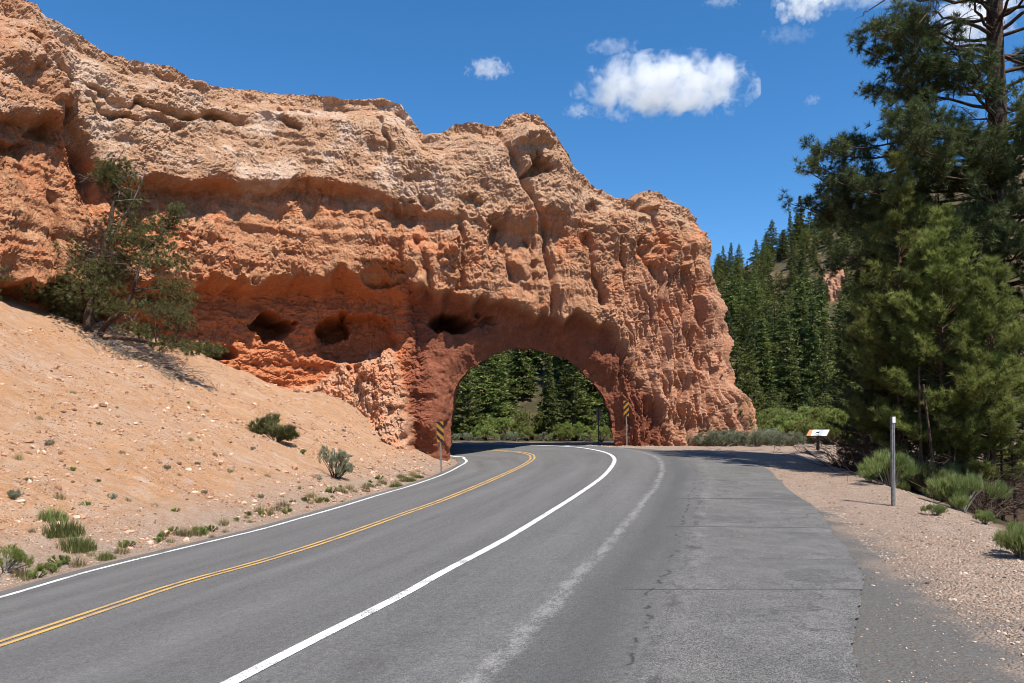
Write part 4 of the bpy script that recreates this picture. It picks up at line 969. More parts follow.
# ---- conifers on the wooded hill: five kinds, each tree an object of its own
def fir(name, label, hgt, r, seed, broad=False, nlev=30, m_leaf=lf_far, group=None):
    gg = np.random.default_rng(seed); t_ = thing(name, label, 'tree', (0, 0, 0), group); tr = MB(); lv = Leaves()
    zz = np.linspace(-1.0, hgt*.97, 8); tr.tube(np.stack([0.02*hgt*np.sin(zz*.4+seed)*.3, 0*zz, zz], 1), np.linspace(.02*hgt, .02, 8), 6, caps=False)
    Vs = []; rs = []
    for i in range(nlev):
        f = (i+gg.random()*.6)/nlev; z = hgt*(0.08+.92*f)
        if broad: rr = r*(math.sin(min(1, (1-f)*1.25+.04)*math.pi*.5))*gg.uniform(.65, 1.15)
        else: rr = r*((1-f)**.9+.035)*gg.uniform(.72, 1.15)
        nb = max(4, int(6+4*(1-f)))
        for k in range(nb):
            az = gg.uniform(0, 2*np.pi); L_ = rr*gg.uniform(.6, 1.15); o = np.array([math.cos(az), math.sin(az), 0]); sd_ = np.array([-o[1], o[0], 0]); dr = gg.uniform(-.45, .10) if not broad else gg.uniform(-.2, .35)
            sh_ = gg.random()
            ns = max(3, int(L_/0.22))
            for q in range(ns):
                tt = .15+.85*(q+gg.random())/ns
                c_ = np.array([0, 0, z])+o*L_*tt+np.array([0, 0, dr*L_*tt**1.3])
                for w_ in range(5):
                    d = unit(o*gg.uniform(.1, 1)+sd_*gg.normal()*.9+np.array([0, 0, gg.normal()*.35+(.25 if broad else -.05)])); s_ = hgt*.0235*gg.uniform(.7, 1.4)*(1.15-.35*f)
                    nrm = unit(np.cross(d, gg.normal(size=3))); Vs.append([c_-nrm*s_*.34, c_+nrm*s_*.34, c_+d*s_*1.25]); rs.append(np.clip(np.array([sh_-.15, sh_-.15, sh_+.15])*.8+.1+gg.normal()*.1, 0, 1))
    for w_ in range(12):
        c_ = np.array([0, 0, hgt*(.93+.07*w_/12)]); d = unit(np.array([gg.normal()*.4, gg.normal()*.4, 1])); nrm = unit(np.cross(d, gg.normal(size=3))); s_ = hgt*.018; Vs.append([c_-nrm*s_*.3, c_+nrm*s_*.3, c_+d*s_*1.4]); rs.append(np.array([.5, .5, .7]))
    V = np.array(Vs).reshape(-1, 3); lv.add(V, np.arange(len(V)).reshape(-1, 3), np.array(rs).ravel())
    tr.build('trunk', bark_d, t_); lv.build('crown', m_leaf, t_); return t_
GH = 'conifers on the wooded hillside'
kinds = [fir('fir_tree', 'slender dark fir on the wooded hillside right of the cliff', 10.5, 2.1, 1, group=GH), fir('fir_tree', 'narrow pointed fir on the wooded hillside right of the cliff', 12.5, 2.4, 2, group=GH, nlev=34),
         fir('fir_tree', 'broad based fir on the wooded hillside right of the cliff', 8.5, 2.7, 3, group=GH, nlev=26), fir('pine_tree', 'round topped pine on the wooded hillside right of the cliff', 9, 2.8, 4, True, 22, group=GH), fir('pine_tree', 'tall loose pine on the wooded hillside right of the cliff', 11.5, 2.7, 5, True, 26, group=GH)]
lf_far2 = leaf_mat('olive_conifer_needles', (0.075,0.092,0.022), (0.26,0.27,0.075), 0.35); lf_far3 = leaf_mat('dark_conifer_needles', (0.035,0.052,0.018), (0.13,0.155,0.055), 0.25)
kinds += [fir('pine_tree', 'pale olive bushy pine on the wooded hillside right of the cliff', 7.5, 2.9, 6, True, 20, lf_far2, GH), fir('pine_tree', 'olive green loose crowned pine on the wooded hillside right of the cliff', 10.5, 2.6, 7, True, 24, lf_far2, GH), fir('fir_tree', 'blackish green fir on the wooded hillside right of the cliff', 10, 2.4, 8, False, 24, lf_far3, GH)]
thru = ['slender dark fir seen through the arch', 'narrow pointed fir seen through the arch', 'broad based fir seen through the arch', 'round topped pine seen through the arch', 'tall loose pine seen through the arch', 'pale olive bushy pine seen through the arch', 'olive green loose crowned pine seen through the arch', 'blackish green fir seen through the arch']
used = [False]*8; placed = []
gt = np.random.default_rng(17)
def put(u, D, kind, sc, lab, grp):
    x = (u-CX)/F*D
    for (a, b_) in placed:
        if (a-x)**2+(b_-D)**2 < (1.8+D*.0085)**2: return False
    placed.append((x, D)); loc = (x, D, float(Hg(x, D)[0])-.15); rz = gt.uniform(0, 6.28); s_ = (sc*gt.uniform(.8, 1.35), sc*gt.uniform(.8, 1.35), sc)
    if not used[kind] and 'hillside' in lab:
        o = kinds[kind]; o.location = loc; o.rotation_euler = (0, 0, rz); o.scale = s_; used[kind] = True
    else: dup(kinds[kind], loc, rz, s_, lab, grp)
    return True
cnt = 0; tries = 0
# hand-set ones along the skyline and in front
for (u, D, kd, sc) in [(716,225,0,.7),(723,243,1,.8),(731,246,0,.95),(739,250,4,.75),(748,250,1,1.25),(756,252,2,.9),(764,250,0,.8),(772,253,4,1.0),(781,250,1,.85),(790,252,0,1.1),(800,254,1,1.2),(809,250,2,1.0),(818,252,4,.9),(827,254,1,1.05),(836,250,0,1.1),(846,253,1,1.0),(857,252,4,1.1)]:
    put(u, D, kd, sc, kinds[kd]['label'], GH)
while cnt < 262 and tries < 12000:
    tries += 1; D = math.exp(gt.uniform(math.log(56), math.log(262))); u = gt.uniform(695, 905)
    if D < 62 and u < 745: continue
    if D < 120 and gt.random() < .6 and u > 745: pass
    if 822 < u < 845 and 95 < D < 172: continue
    x = (u-CX)/F*D; hz_ = float(H(np.array([x]), np.array([D]))[0]); 
    if fbm(np.array([[x*.06, D*.06, 0]]), 2, 300)[0] > .30: continue
    kd = int(gt.choice(8, p=[.06, .06, .12, .20, .16, .16, .16, .08])); sc = gt.uniform(.5, .95)*(0.75 if D < 75 else 1)*(.95 if D > 200 else 1)
    if put(u, D, kd, sc, kinds[kd]['label'], GH): cnt += 1
c2 = 0; tries = 0
while c2 < 52 and tries < 5000:
    tries += 1; D = gt.uniform(62, 150); u = gt.uniform(435, 628); kd = int(gt.choice(8, p=[.20, .20, .08, .06, .16, .06, .08, .16])); sc = gt.uniform(.7, 1.15)*(0.7 if D < 72 else 1)
    if put(u, D, kd, sc, thru[kd], 'conifers seen through the arch'): c2 += 1
print('hill trees', cnt, c2)

# ---- bare outcrop between the trees of the hill
oD = 169.; ox = (833-CX)/F*oD; oz = float(Hg(ox, oD)[0]); n1_, n2_ = 48, 26; th, ph = np.meshgrid(np.linspace(0, 2*np.pi, n1_, endpoint=False), np.linspace(0.02, np.pi*.62, n2_)); S_ = np.stack([np.cos(th)*np.sin(ph), np.sin(th)*np.sin(ph), np.cos(ph)], -1).reshape(-1, 3)
Vo = S_*np.array([2.6, 2.6, 5.0])*(1+.35*fbm(S_*1.6, 4, 333)+.12*ridged(S_*4, 3, 334))[:, None]; i_ = np.arange(n1_*n2_).reshape(n2_, n1_); j_ = np.roll(i_, -1, 1)
o = mesh_np('rock_outcrop', Vo, [np.stack([i_[:-1], i_[1:], j_[1:], j_[:-1]], -1).reshape(-1, 4)], km, False, None, None, {'rock': np.tile([.52, .27, .16], (len(Vo), 1))}); o.location = (ox, oD, oz+.4); tag(o, 'small bare orange outcrop showing between dark trees of the far hillside', 'rock')
# ---- shrubs, sage, grass
def bush_mesh(name, r, h_, n_, tl, nn, nw, m, seed, spread=.8, up=.5, stems=True, lumps=13, m_st=bark_d):
    gg = np.random.default_rng(seed); t_ = empty(name, (0, 0, 0)); lv = Leaves(); mb = MB()
    lc_ = np.stack([gg.normal(size=lumps)*r*.55, gg.normal(size=lumps)*r*.55, h_*gg.uniform(.18, .72, lumps)], 1); lr = gg.uniform(.28, .7, lumps)
    k = gg.integers(0, lumps, n_); p_ = lc_[k]+unit(gg.normal(size=(n_, 3)))*np.array([r*.62, r*.62, h_*.36])*lr[k][:, None]*gg.random((n_, 1))**.4
    p_[:, 2] = np.abs(p_[:, 2])
    lv.add(*tufts(p_, unit(p_-np.array([0, 0, -.1]))*.7+np.array([0, 0, up]), tl, nn, nw, spread, gg, np.clip(gg.random(lumps)[k]*.6+gg.random(n_)*.4, 0, 1)))
    if stems:
        for i in range(lumps*3):
            e_ = p_[gg.integers(n_)]; mb.tube(spline(np.array([[gg.normal()*r*.08, gg.normal()*r*.08, -.08], e_*.5*np.array([1, 1, .9]), e_]), 6), np.linspace(.014*h_+.004, .004, 6), 4, caps=False)
        mb.build('stems', m_st, t_)
    lv.build('leaves', m, t_); return t_
def blades(name, r, h_, n_, w, m, seed, lean=.5):
    gg = np.random.default_rng(seed); az = gg.uniform(0, 6.283, n_); rr = r*np.sqrt(gg.random(n_)); a = np.stack([np.cos(az)*rr, np.sin(az)*rr, 0*az-.03], 1)
    hh = h_*gg.uniform(.35, 1.15, n_)*(1-.65*(rr/r)**2); az2 = az+gg.normal(size=n_)*.8; ln = lean*hh*gg.random(n_); o = np.stack([np.cos(az2), np.sin(az2), 0*az], 1); sd_ = np.stack([-o[:,1], o[:,0], 0*az], 1)*w*.5
    m1 = a+o*(ln*.35)[:, None]+np.array([0, 0, 1])*(hh*.6)[:, None]; m2 = a+o*ln[:, None]+np.array([0, 0, 1])*hh[:, None]
    V = np.stack([a-sd_, a+sd_, m1+sd_*.8, m1-sd_*.8, m2], 1).reshape(-1, 3); i5 = np.arange(n_)[:, None]*5
    R_ = np.repeat(np.clip(gg.random(n_), 0, 1), 5)
    return mesh_np(name, V, [np.concatenate([i5+0, i5+1, i5+2, i5+3], 1), np.concatenate([i5+3, i5+2, i5+4], 1)], m, False, None, {'rnd': R_})
def gpt(u, v): q_ = ground_at(u, v); return (q_[0], q_[1], float(Hg(q_[0], q_[1])[0])-.02)
def place(o, loc, rz, sc, label, cat, group=None):
    o.location = loc; o.rotation_euler = (0, 0, rz); o.scale = (sc, sc, sc); return tag(o, label, cat, group)
gb = np.random.default_rng(51)
# single plants of the left slope
q_ = gpt(277, 441); o = bush_mesh('pine_sapling', .80, 1.1, 420, .17, 22, .016, lf_jun, 61, .8, .6, lumps=6); place(o, q_, 0, 1.0, 'small dark green pine sapling growing alone on the bare slope', 'sapling')
q_ = gpt(336, 478); o = bush_mesh('sagebrush', .42, .95, 420, .09, 10, .014, lf_sage, 62, .7, .9); place(o, q_, 2.4, 1.15, 'grey green sagebrush alone on the slope above the white road line', 'bush')
q_ = gpt(4, 573); o = bush_mesh('sagebrush', .38, .55, 300, .08, 12, .010, lf_shrub, 63, .8, .7, m_st=bark_g); place(o, q_, 0, .8, 'green bush with woody base at the left edge near the road', 'bush')
o = blades('grass_tuft', .34, .36, 700, .012, lf_grass, 64, .7); place(o, gpt(63, 534), .4, 1.05, 'long bright green grass patch low on the slope at left', 'grass')
o2 = o.copy(); COL.objects.link(o2); place(o2, gpt(51, 519), 2, .85, 'bright green grass just above the long grass patch at left', 'grass')
o2 = o.copy(); COL.objects.link(o2); place(o2, gpt(76, 550), 3, .95, 'bright green grass just below the long grass patch at left', 'grass')
o2 = o.copy(); COL.objects.link(o2); place(o2, gpt(106, 560), 1, .5, 'small green weed beside the road right of the long grass patch', 'grass')
for i, (u, v, s_) in enumerate([(409, 482, .8), (396, 487, .7), (419, 478, .6), (402, 479, .6)]):
    o2 = o.copy(); COL.objects.link(o2); place(o2, gpt(u, v), i*1.3, s_, 'green grass clump beside the road just left of the striped marker', 'grass', 'grass clumps left of the near striped marker')
# scattered small tufts
td_ = blades('dry_grass_tuft', .14, .26, 160, .010, lf_dry, 66, .8); sg_ = bush_mesh('small_sagebrush', .17, .28, 110, .06, 9, .010, lf_sage, 67, .8, .6, m_st=bark_g); gg_ = bush_mesh('small_green_weed', .15, .24, 110, .06, 9, .010, lf_shrub, 68, .8, .6)
protos = [(td_, 'small tuft of dry straw coloured grass on the pale slope', 'grass', 'dry grass tufts on the slope'), (sg_, 'small grey green sage plant on the pale slope', 'plant', 'small sage plants on the slope'), (gg_, 'small green weed on the pale slope', 'plant', 'small green weeds on the slope')]
first = [True]*3
SP = [(250,452,1),(238,425,0),(205,415,0),(228,470,1),(198,462,1),(188,440,0),(300,492,2),(283,500,0),(262,497,1),(240,505,0),(215,455,0),(70,468,2),(97,478,2),(86,508,2),(48,447,1),(150,392,0),(190,400,2),(155,505,0),(170,530,2),(178,545,0),(225,532,0),(235,522,0),(268,512,0),(292,503,2),(310,498,0),(330,496,2),(345,500,0),(362,492,0),(376,488,2),(140,515,0),(15,500,1),(30,480,1),(20,455,0),(120,450,0),(130,430,0),(252,470,0),(305,455,2),(318,440,0),(352,455,2),(356,440,0),(345,432,1),(300,425,0),(115,412,0),(75,395,0),(40,415,0),(165,470,1),(182,476,0),(205,492,1),(130,498,0),(110,500,1),(60,500,0),(30,530,0),(215,538,0),(120,568,0),(140,560,2),(160,552,0),(340,486,2),(322,480,1),(360,478,0),(372,470,0),(380,460,0),(268,478,0),(280,470,2),(150,440,0),(100,430,2),(175,510,2)]
for (u, v, k) in SP:
    pr, lb, ct, gr = protos[k]; loc = gpt(u+gb.uniform(-3, 3), v+gb.uniform(-2, 2)); s_ = gb.uniform(.35, .8)
    if first[k]: place(pr, loc, 0, s_, lb, ct, gr); first[k] = False
    elif pr.type == 'MESH': o2 = pr.copy(); COL.objects.link(o2); place(o2, loc, gb.uniform(0, 6), s_, lb, ct, gr)
    else: dup(pr, loc, gb.uniform(0, 6), s_)
for i in range(70):   # along the left road edge
    k = 0 if gb.random() < .72 else 2; t_ = gb.uniform(0, 1); u = 20+400*t_; v = np.interp(u, [0, 92, 184, 260, 301, 347, 385, 410, 436], [590, 563, 540, 521.5, 510, 498, 487, 480, 472])-gb.uniform(0, 9)
    pr, lb, ct, gr = protos[k]; loc = gpt(u, v)
    if pr.type == 'MESH': o2 = pr.copy(); COL.objects.link(o2); place(o2, loc, gb.uniform(0, 6), gb.uniform(.5, 1.1), 'dry grass tuft along the left edge of the asphalt', ct, 'dry grass along the left road edge')
    else: dup(pr, loc, gb.uniform(0, 6), gb.uniform(.4, .9), 'small green weed along the left edge of the asphalt', 'green weeds along the left road edge')
# right side
rb_ = bush_mesh('rabbitbrush', .75, .85, 700, .17, 14, .010, lf_rabbit, 71, .55, .9, m_st=bark_g); place(rb_, gpt(890, 487), 0, 1.15, 'feathery green bush directly behind the metal post', 'bush', 'green bushes beside the metal post')
dup(rb_, gpt(928, 497), 1, 1.15, 'feathery green bush just right of the metal post', 'green bushes beside the metal post'); dup(rb_, gpt(960, 511), 2.2, 1.05, 'pale grass topped green bush furthest right of the post', 'green bushes beside the metal post'); dup(rb_, gpt(1022, 558), 2.9, .6, 'bright green bush at the right edge nearest the camera', 'green bushes beside the metal post'); dup(rb_, gpt(908, 490), 4, 1.0, 'green bush between the post and the feathery bush right of it', 'green bushes beside the metal post')
dup(rb_, gpt(936, 514), 5, .28, 'low round green plant on the gravel right of the post', 'green bushes beside the metal post'); dup(rb_, gpt(985, 525), 3.3, .35, 'small green plant at the edge of the shaded bank', 'green bushes beside the metal post')
sgR = bush_mesh('sagebrush', .8, .9, 620, .12, 12, .016, lf_sage, 72, .8, .7, m_st=bark_g)
shR = bush_mesh('green_shrub', 1.2, 1.8, 800, .16, 12, .030, lf_shrub, 73, .9, .4)
place(sgR, atD(700, 42.8), 0, .9, 'grey sagebrush at foot of the cliff in the roadside row', 'bush', 'sagebrush row beyond the lay-by')
for (u, D, s_) in [(712,42,1.),(724,41.5,1.1),(735,43,1.0),(745,42,.9),(757,41,1.),(768,42.5,1.1),(780,41,.9),(660,43.6,.7),(666,43.4,.55),(790,43,1),(728,44.5,1.2),(750,45,1.2),(775,45.5,1.2)]:
    dup(sgR, tuple(atD(u, D)), gb.uniform(0, 6), s_, 'grey green sagebrush in the roadside row between cliff and path', 'sagebrush row beyond the lay-by')
place(shR, atD(795, 50), 0, 1.1, 'leafy green shrub behind the sagebrush row', 'bush', 'leafy shrubs behind the sagebrush row')
for (u, D, s_) in [(775,52,1.2),(760,56,1.3),(810,49,1.1),(785,58,1.5),(830,46,1.3),(815,55,1.5),(845,40,1.2),(750,60,1.4),(770,62,1.5),(800,64,1.6),(672,43.5,.35)]:
    dup(shR, tuple(atD(u, D)), gb.uniform(0, 6), s_, 'leafy green shrub behind the sagebrush row', 'leafy shrubs behind the sagebrush row')
tjn = thing('juniper_tree', 'small dark upright juniper against the right foot of the cliff', 'tree', atD(742, 45.3)); pine(2.5, .1, lambda f: .65*(1-f)**.6+.05, 60, np.random.default_rng(34), root=tjn, tl=.16, nn=14, nw=.03, m_leaf=lf_far, m_bark=bark_d, r0=.06)
thrS = 'low green shrub at the road bend seen through the arch'
for (u, D, s_, pr) in [(455,64,.7,sgR),(470,63,.8,sgR),(487,65,.8,shR),(502,64,.7,sgR),(515,62,.9,sgR),(528,63,.7,shR),(545,62,.9,sgR),(560,60,.8,shR),(575,61,.9,shR),(590,58,.8,sgR),(600,56,.7,shR),(535,68,1.5,shR),(550,70,1.4,shR),(480,70,1.3,shR),(462,69,1.2,shR),(583,66,1.3,shR),(510,70,1.2,shR)]:
    dup(pr, tuple(atD(u, D)), gb.uniform(0, 6), s_, thrS, 'shrubs seen through the arch')

# ================================================================== SIGNS AND POSTS
steel = simple_mat('galvanised_steel', (0.30,0.30,0.29), (0.46,0.46,0.45), 30, 0.45, 0.5, 0.6, 0.1, 0.003)
rust = simple_mat('weathered_brown_steel', (0.17,0.13,0.10), (0.30,0.25,0.20), 25, 0.6, 0.4, 0.4, 0.2, 0.004)
dark = simple_mat('dark_brown_paint', (0.035,0.025,0.02), (0.06,0.045,0.035), 20, 0.6, 0.4, 0, 0.1, 0.003)
refl = simple_mat('pale_reflector', (0.62,0.62,0.60), (0.75,0.75,0.72), 60, 0.4, 0.5, 0, 0.05, 0.002)
def stripe_mat(name, s):
    m, nt, b = mat(name, 0.45, 0.4); sp = N(nt, 'ShaderNodeSeparateXYZ'); L(nt, N(nt, 'ShaderNodeTexCoord').outputs['Object'], sp.inputs[0])
    v = math_(nt, 'ADD', sp.outputs[2], math_(nt, 'MULTIPLY', sp.outputs[0], s)); fr_ = math_(nt, 'FRACT', math_(nt, 'MULTIPLY_ADD', v, 1/0.30, 10.25))
    k = math_(nt, 'GREATER_THAN', fr_, 0.5); L(nt, mix(nt, k, (0.012, 0.012, 0.012), (0.37, 0.155, 0.012)), b.inputs['Base Color']); return m
m_sl = stripe_mat('striped_sheeting_down_right', 1.0); m_sr = stripe_mat('striped_sheeting_down_left', -1.0)
def marker(u, vb, vt, D, label, m, rz=0.0, lean=0.0, panel_h=0.80):
    x = (u-CX)/F*D; z0_ = float(Hg(x, D)[0]); Hh = (ztopv(vt, D)-z0_)
    t_ = thing('object_marker', label, 'sign', (x, D, z0_), 'striped object markers at the arch'); t_.rotation_euler = (0, lean, rz)
    mb = MB(); w = .028
    mb.box((0, .022, Hh/2-.2), (.062, .006, Hh+.36)); mb.box((-.028, .034, Hh/2-.2), (.006, .024, Hh+.36)); mb.box((.028, .034, Hh/2-.2), (.006, .024, Hh+.36)); mb.build('post', rust, t_)
    p_ = MB(); p_.box((0, 0, 0), (.27, .006, panel_h)); o = p_.build('panel', [m, steel], t_); o.location = (0, .012, Hh-panel_h/2+.02)
    me = o.data
    for pl_ in me.polygons:
        if pl_.normal.y > .5: pl_.material_index = 1
    bo = MB()
    for zz in (-.3, .3): bo.box((0, -.005, Hh-panel_h/2+.02+zz*panel_h/.92), (.02, .006, .02))
    o = bo.build('bolts', steel, t_); return t_
q_ = ground_at(443, 474.5); marker(441.5, 474.5, 422, q_[1], 'striped black and yellow marker on a post left of the arch, nearest the camera', m_sl, .12, -.03)
marker(627, 446, 401, 41.0, 'striped black and yellow marker on a post against the right pier of the arch', m_sr, -.05, -.02)
marker(598.5, 444, 408, 50.5, 'dark back of a marker at the far right side of the arch opening', m_sr, math.pi, 0)

# delineator post on the gravel shoulder
pb = gpt(894, 505); Hp = ztopv(417, pb[1])-pb[2]
tpst = thing('marker_post', 'plain grey metal post with pale reflective top on the gravel shoulder', 'post', pb); tpst.rotation_euler = (0, -.012, .5)
mb = MB(); mb.box((0, 0, Hp/2-.25), (.085, .007, Hp+.5)); mb.box((-.040, .020, Hp/2-.25), (.007, .034, Hp+.5)); mb.box((.040, .020, Hp/2-.25), (.007, .034, Hp+.5)); mb.box((0, -.008, Hp/2-.25), (.022, .010, Hp+.46)); mb.build('channel', simple_mat('dull_grey_steel', (0.15,0.145,0.135), (0.27,0.26,0.245), 12, 0.55, 0.4, 0.3, 0.15, 0.004), tpst)
mb = MB(); mb.box((0, -.010, Hp-.055), (.092, .012, .12)); mb.build('reflector', refl, tpst)

# interpretive panel
ib = atD(818, 34.0); ib[2] -= .01; ti = thing('interpretive_sign', 'low slanted information panel with orange and pale picture on one dark post', 'sign', ib); ti.rotation_euler = (0, 0, math.radians(-38))
mb = MB(); mb.box((0, 0, .30), (.11, .09, .95)); mb.build('post', dark, ti)
hp = ztopv(432.5, 34.0)-ib[2]
tl = math.radians(30); Rx = np.array([[1,0,0],[0,math.cos(tl),-math.sin(tl)],[0,math.sin(tl),math.cos(tl)]])
mb = MB(); mb.box((0, 0, hp-.03), (.88, .56, .035), Rx); mb.build('frame', dark, ti)
im, nt, b = mat('picture_panel', 0.35, 0.5); tc = N(nt, 'ShaderNodeTexCoord').outputs['Object']; sp = N(nt, 'ShaderNodeSeparateXYZ'); L(nt, tc, sp.inputs[0])
nn_ = noise(nt, tc, 6, 4, .6); px = math_(nt, 'ADD', sp.outputs[0], math_(nt, 'MULTIPLY_ADD', nn_, .25, -.12))
c = mix(nt, math_(nt, 'LESS_THAN', px, -.25), (0.74, 0.75, 0.74), (0.60, 0.24, 0.09)); c = mix(nt, math_(nt, 'LESS_THAN', math_(nt, 'ABSOLUTE', math_(nt, 'ADD', px, -.12)), .09), c, (0.42, 0.47, 0.50))
L(nt, c, b.inputs['Base Color'])
mb = MB(); mb.box((0, 0, 0), (.83, .51, .008), Rx); o = mb.build('picture', im, ti); o.location = np.array([0, 0, hp-.03])+Rx@np.array([0, 0, .0225])

# ================================================================== LOOSE STONES
def stones(name, XYs, S, m, seed):
    gg = np.random.default_rng(seed); k = len(XYs); ph = (1+5**.5)/2
    base = unit(np.array([[-1,ph,0],[1,ph,0],[-1,-ph,0],[1,-ph,0],[0,-1,ph],[0,1,ph],[0,-1,-ph],[0,1,-ph],[ph,0,-1],[ph,0,1],[-ph,0,-1],[-ph,0,1]], float)); nb_ = 12
    f_ = np.array([[0,11,5],[0,5,1],[0,1,7],[0,7,10],[0,10,11],[1,5,9],[5,11,4],[11,10,2],[10,7,6],[7,1,8],[3,9,4],[3,4,2],[3,2,6],[3,6,8],[3,8,9],[4,9,5],[2,4,11],[6,2,10],[8,6,7],[9,8,1]])
    V = base[None]*gg.uniform(.70, 1.15, (k, nb_, 1))+gg.normal(size=(k, nb_, 3))*.08
    V = V*np.stack([gg.uniform(.8, 1.3, k), gg.uniform(.6, 1.0, k), gg.uniform(.4, .8, k)], 1)[:, None]
    tx_ = gg.normal(size=k)*.5; c1, s1 = np.cos(tx_)[:, None], np.sin(tx_)[:, None]; V = np.stack([V[...,0], V[...,1]*c1-V[...,2]*s1, V[...,1]*s1+V[...,2]*c1], -1)
    a = gg.uniform(0, 6.28, k); ca_, sa_ = np.cos(a)[:, None], np.sin(a)[:, None]
    V = np.stack([V[...,0]*ca_-V[...,1]*sa_, V[...,0]*sa_+V[...,1]*ca_, V[...,2]], -1)*S[:, None, None]
    z = Hg(XYs[:,0], XYs[:,1]); V += np.stack([XYs[:,0], XYs[:,1], z+S*.10], 1)[:, None]
    Fc = (np.arange(k)[:, None, None]*nb_+f_[None]).reshape(-1, 3)
    return tag(mesh_np(name, V.reshape(-1, 3), [Fc], m, False, None, {'rnd': np.repeat(gg.random(k), 12)}), kind='stuff')
def stone_mat(name, a, b_, c_):
    m, nt, b = mat(name, .9, .15); r = attr(nt, 'rnd', 'Fac'); L(nt, mix(nt, ramp(nt, r, [(.55, 0.), (1., 1.)]), mix(nt, ramp(nt, r, [(0., 0.), (.6, 1.)]), a, b_), c_), b.inputs['Base Color']); return m
gq = np.random.default_rng(81)
def spread_pts(n, box, cond, pw=1.3):
    out = []
    while sum(len(o_) for o_ in out) < n:
        k = 40000; x = gq.uniform(box[0], box[1], k); y = gq.uniform(box[2], box[3], k); u = CX+F*x/y
        m_ = (u > -30) & (u < 1060) & (gq.random(k) < (box[2]/y)**pw) & cond(x, y); out.append(np.stack([x[m_], y[m_]], 1))
    return np.concatenate(out)[:n]
def c_slope(x, y):
    ld, _ = poly_sd(x, y, LE); return (ld < -.35) & (ld > -14) & (fbm(np.stack([x*.5, y*.5, 0*x], 1), 2, 400) > gq.uniform(-.5, .35, len(x)))
ps_ = spread_pts(22000, (-20, -2, 8, 41), c_slope, 1.1)
sz = 0.010*(1-gq.random(len(ps_)))**-0.36*(0.75+ps_[:,1]*.022); sz = np.clip(sz*1.15, .009, .09)
big_ = gq.random(len(ps_)) < .0008; sz = np.where(big_, gq.uniform(.08, .18, len(ps_)), sz)
stones('slope_stones', ps_, sz, stone_mat('slope_stone', (0.17,0.085,0.05), (0.50,0.28,0.165), (0.62,0.45,0.33)), 82)
def c_gr(x, y):
    r_, _ = poly_sd(x, y, SHL); e_ = poly_sd(x, y, np.vstack([[1.3, 1.5], PE]))[0]; ia = inside(x, y, apoly); return (r_ < .8) & (e_ > .05) & (~ia | (gq.random(len(x)) < .10))
pg = spread_pts(16000, (2.0, 11, 4.6, 28), c_gr, 1.2)
sz = np.clip(0.0055*(1-gq.random(len(pg)))**-0.32*(0.8+pg[:,1]*.03), .0045, .032)
stones('gravel_stones', pg, sz, stone_mat('gravel_stone', (0.19,0.125,0.088), (0.42,0.305,0.225), (0.55,0.44,0.345)), 83)
def c_pad(x, y): return (np.abs(x-5.6) < 1.6) & ~inside(x, y, poly)
pk = spread_pts(700, (3.4, 8.2, 40.2, 43.5), c_pad, .1); stones('gravel_stones', pk, gq.uniform(.015, .06, len(pk)), bpy.data.materials['gravel_stone'], 84)

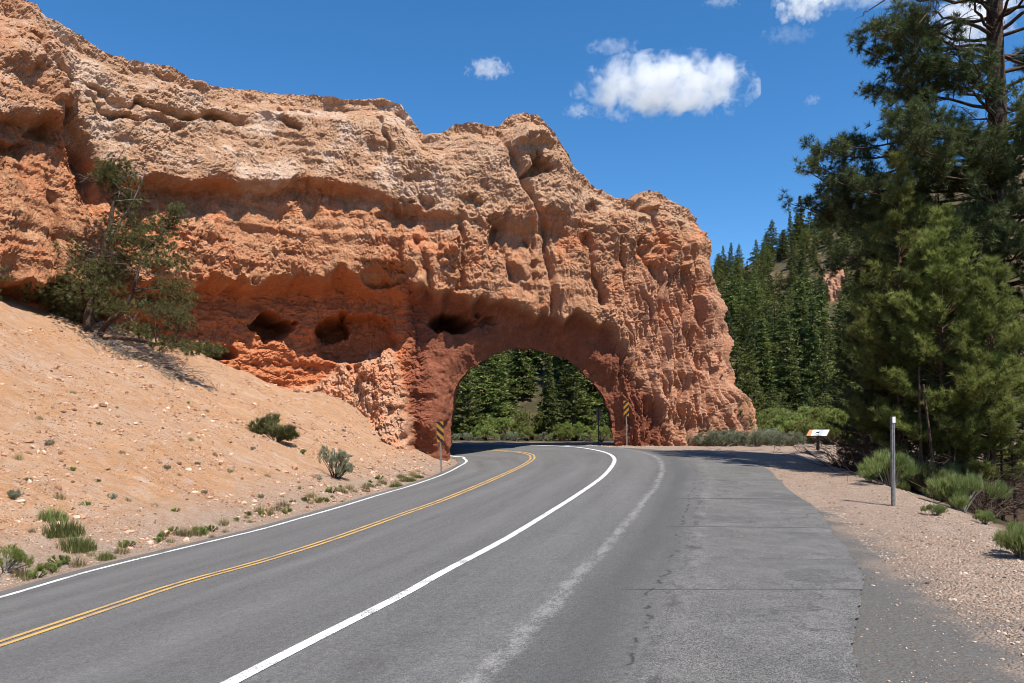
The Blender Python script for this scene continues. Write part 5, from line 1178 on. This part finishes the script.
# ================================================================== CLOUDS
def cloud(u, v, wpx, hpx, label, seed, dens=0.03, D=1600., thr=.5, flat=.55):
    c0 = np.array([(u-CX)/F*D, D, CAMZ+(HV-v)/F*D]); rx, rz_ = wpx*.5*D/F, hpx*.5*D/F; ry = min(rx, rz_*1.6)
    n1_, n2_ = 40, 20; th, ph = np.meshgrid(np.linspace(0, 2*np.pi, n1_, endpoint=False), np.linspace(0, np.pi, n2_)); S_ = np.stack([np.cos(th)*np.sin(ph), np.sin(th)*np.sin(ph), np.cos(ph)], -1).reshape(-1, 3)
    V = S_*np.array([rx, ry, rz_])*(1.05+.10*fbm(S_*1.7+seed, 2, seed))[:, None]
    i = np.arange(n1_*n2_).reshape(n2_, n1_); j = np.roll(i, -1, 1); Fc = np.stack([i[:-1], i[1:], j[1:], j[:-1]], -1).reshape(-1, 4)
    m = bpy.data.materials.new('cloud_vapour'); m.use_nodes = True; nt = m.node_tree; nt.nodes.clear(); out = N(nt, 'ShaderNodeOutputMaterial'); pv = N(nt, 'ShaderNodeVolumePrincipled')
    pv.inputs['Color'].default_value = (.99, .99, .99, 1); pv.inputs['Anisotropy'].default_value = .2
    tc = N(nt, 'ShaderNodeTexCoord').outputs['Object']; mp = N(nt, 'ShaderNodeMapping'); mp.inputs['Scale'].default_value = (1/rx, 1/ry, 1/rz_); L(nt, tc, mp.inputs['Vector'])
    sx = N(nt, 'ShaderNodeSeparateXYZ'); L(nt, mp.outputs[0], sx.inputs[0]); cz = N(nt, 'ShaderNodeCombineXYZ'); L(nt, sx.outputs[0], cz.inputs[0]); L(nt, sx.outputs[1], cz.inputs[1]); L(nt, math_(nt, 'MULTIPLY', sx.outputs[2], math_(nt, 'MULTIPLY_ADD', math_(nt, 'LESS_THAN', sx.outputs[2], 0), .7, 1.)), cz.inputs[2]); ln_ = N(nt, 'ShaderNodeVectorMath', operation='LENGTH'); L(nt, cz.outputs[0], ln_.inputs[0])
    of = N(nt, 'ShaderNodeVectorMath', operation='ADD'); L(nt, tc, of.inputs[0]); of.inputs[1].default_value = (seed*173., seed*91., 0)
    nz = noise(nt, of.outputs[0], 2.6/rx*(rx/rz_)**.5, 7, .62, .3)
    f_ = math_(nt, 'SUBTRACT', math_(nt, 'MULTIPLY_ADD', nz, 3.7, -1.15), math_(nt, 'MULTIPLY', math_(nt, 'POWER', ln_.outputs['Value'], 1.4), .80))
    dn = ramp(nt, f_, [(thr-.30, 0.), (thr+.05, 1.)]); L(nt, math_(nt, 'MULTIPLY', dn, dens), pv.inputs['Density']); L(nt, pv.outputs[0], out.inputs['Volume'])
    o = mesh_np('cloud', V, [Fc], m, True); o.location = c0; return tag(o, label, 'cloud')
cloud(668, 90, 184, 68, 'largest white puffy cloud above the gap between rock and pines', 3, .022, thr=.40)
cloud(488, 70, 50, 24, 'small wispy cloud left of the large white one', 5, .02, thr=.47)
cloud(806, 4, 66, 40, 'small torn cloud at the top edge between large cloud and pine', 8, .025, thr=.45)
cloud(790, 36, 60, 20, 'faint thin wisp below the torn cloud at the top edge', 9, .006, thr=.47)
cloud(578, 112, 30, 18, 'tiny detached puff at the lower left of the large cloud', 11, .015, thr=.45)
cloud(812, 101, 18, 13, 'tiny lone puff low in the sky left of the old pine', 12, .010, thr=.45)
cloud(975, 22, 90, 70, 'white cloud partly hidden behind the bare top of the old pine', 14, .02, thr=.42)
cloud(612, 48, 58, 20, 'thin shred just above the left end of the large cloud', 15, .009, thr=.45)
cloud(722, 2, 44, 14, 'thin shred at the top edge right above the large cloud', 16, .012, thr=.45)
cloud(862, 1, 110, 20, 'long thin streak at the top edge left of the old pine', 17, .010, thr=.43)
SC.cycles.volume_step_rate = 0.6; SC.cycles.volume_max_steps = 128
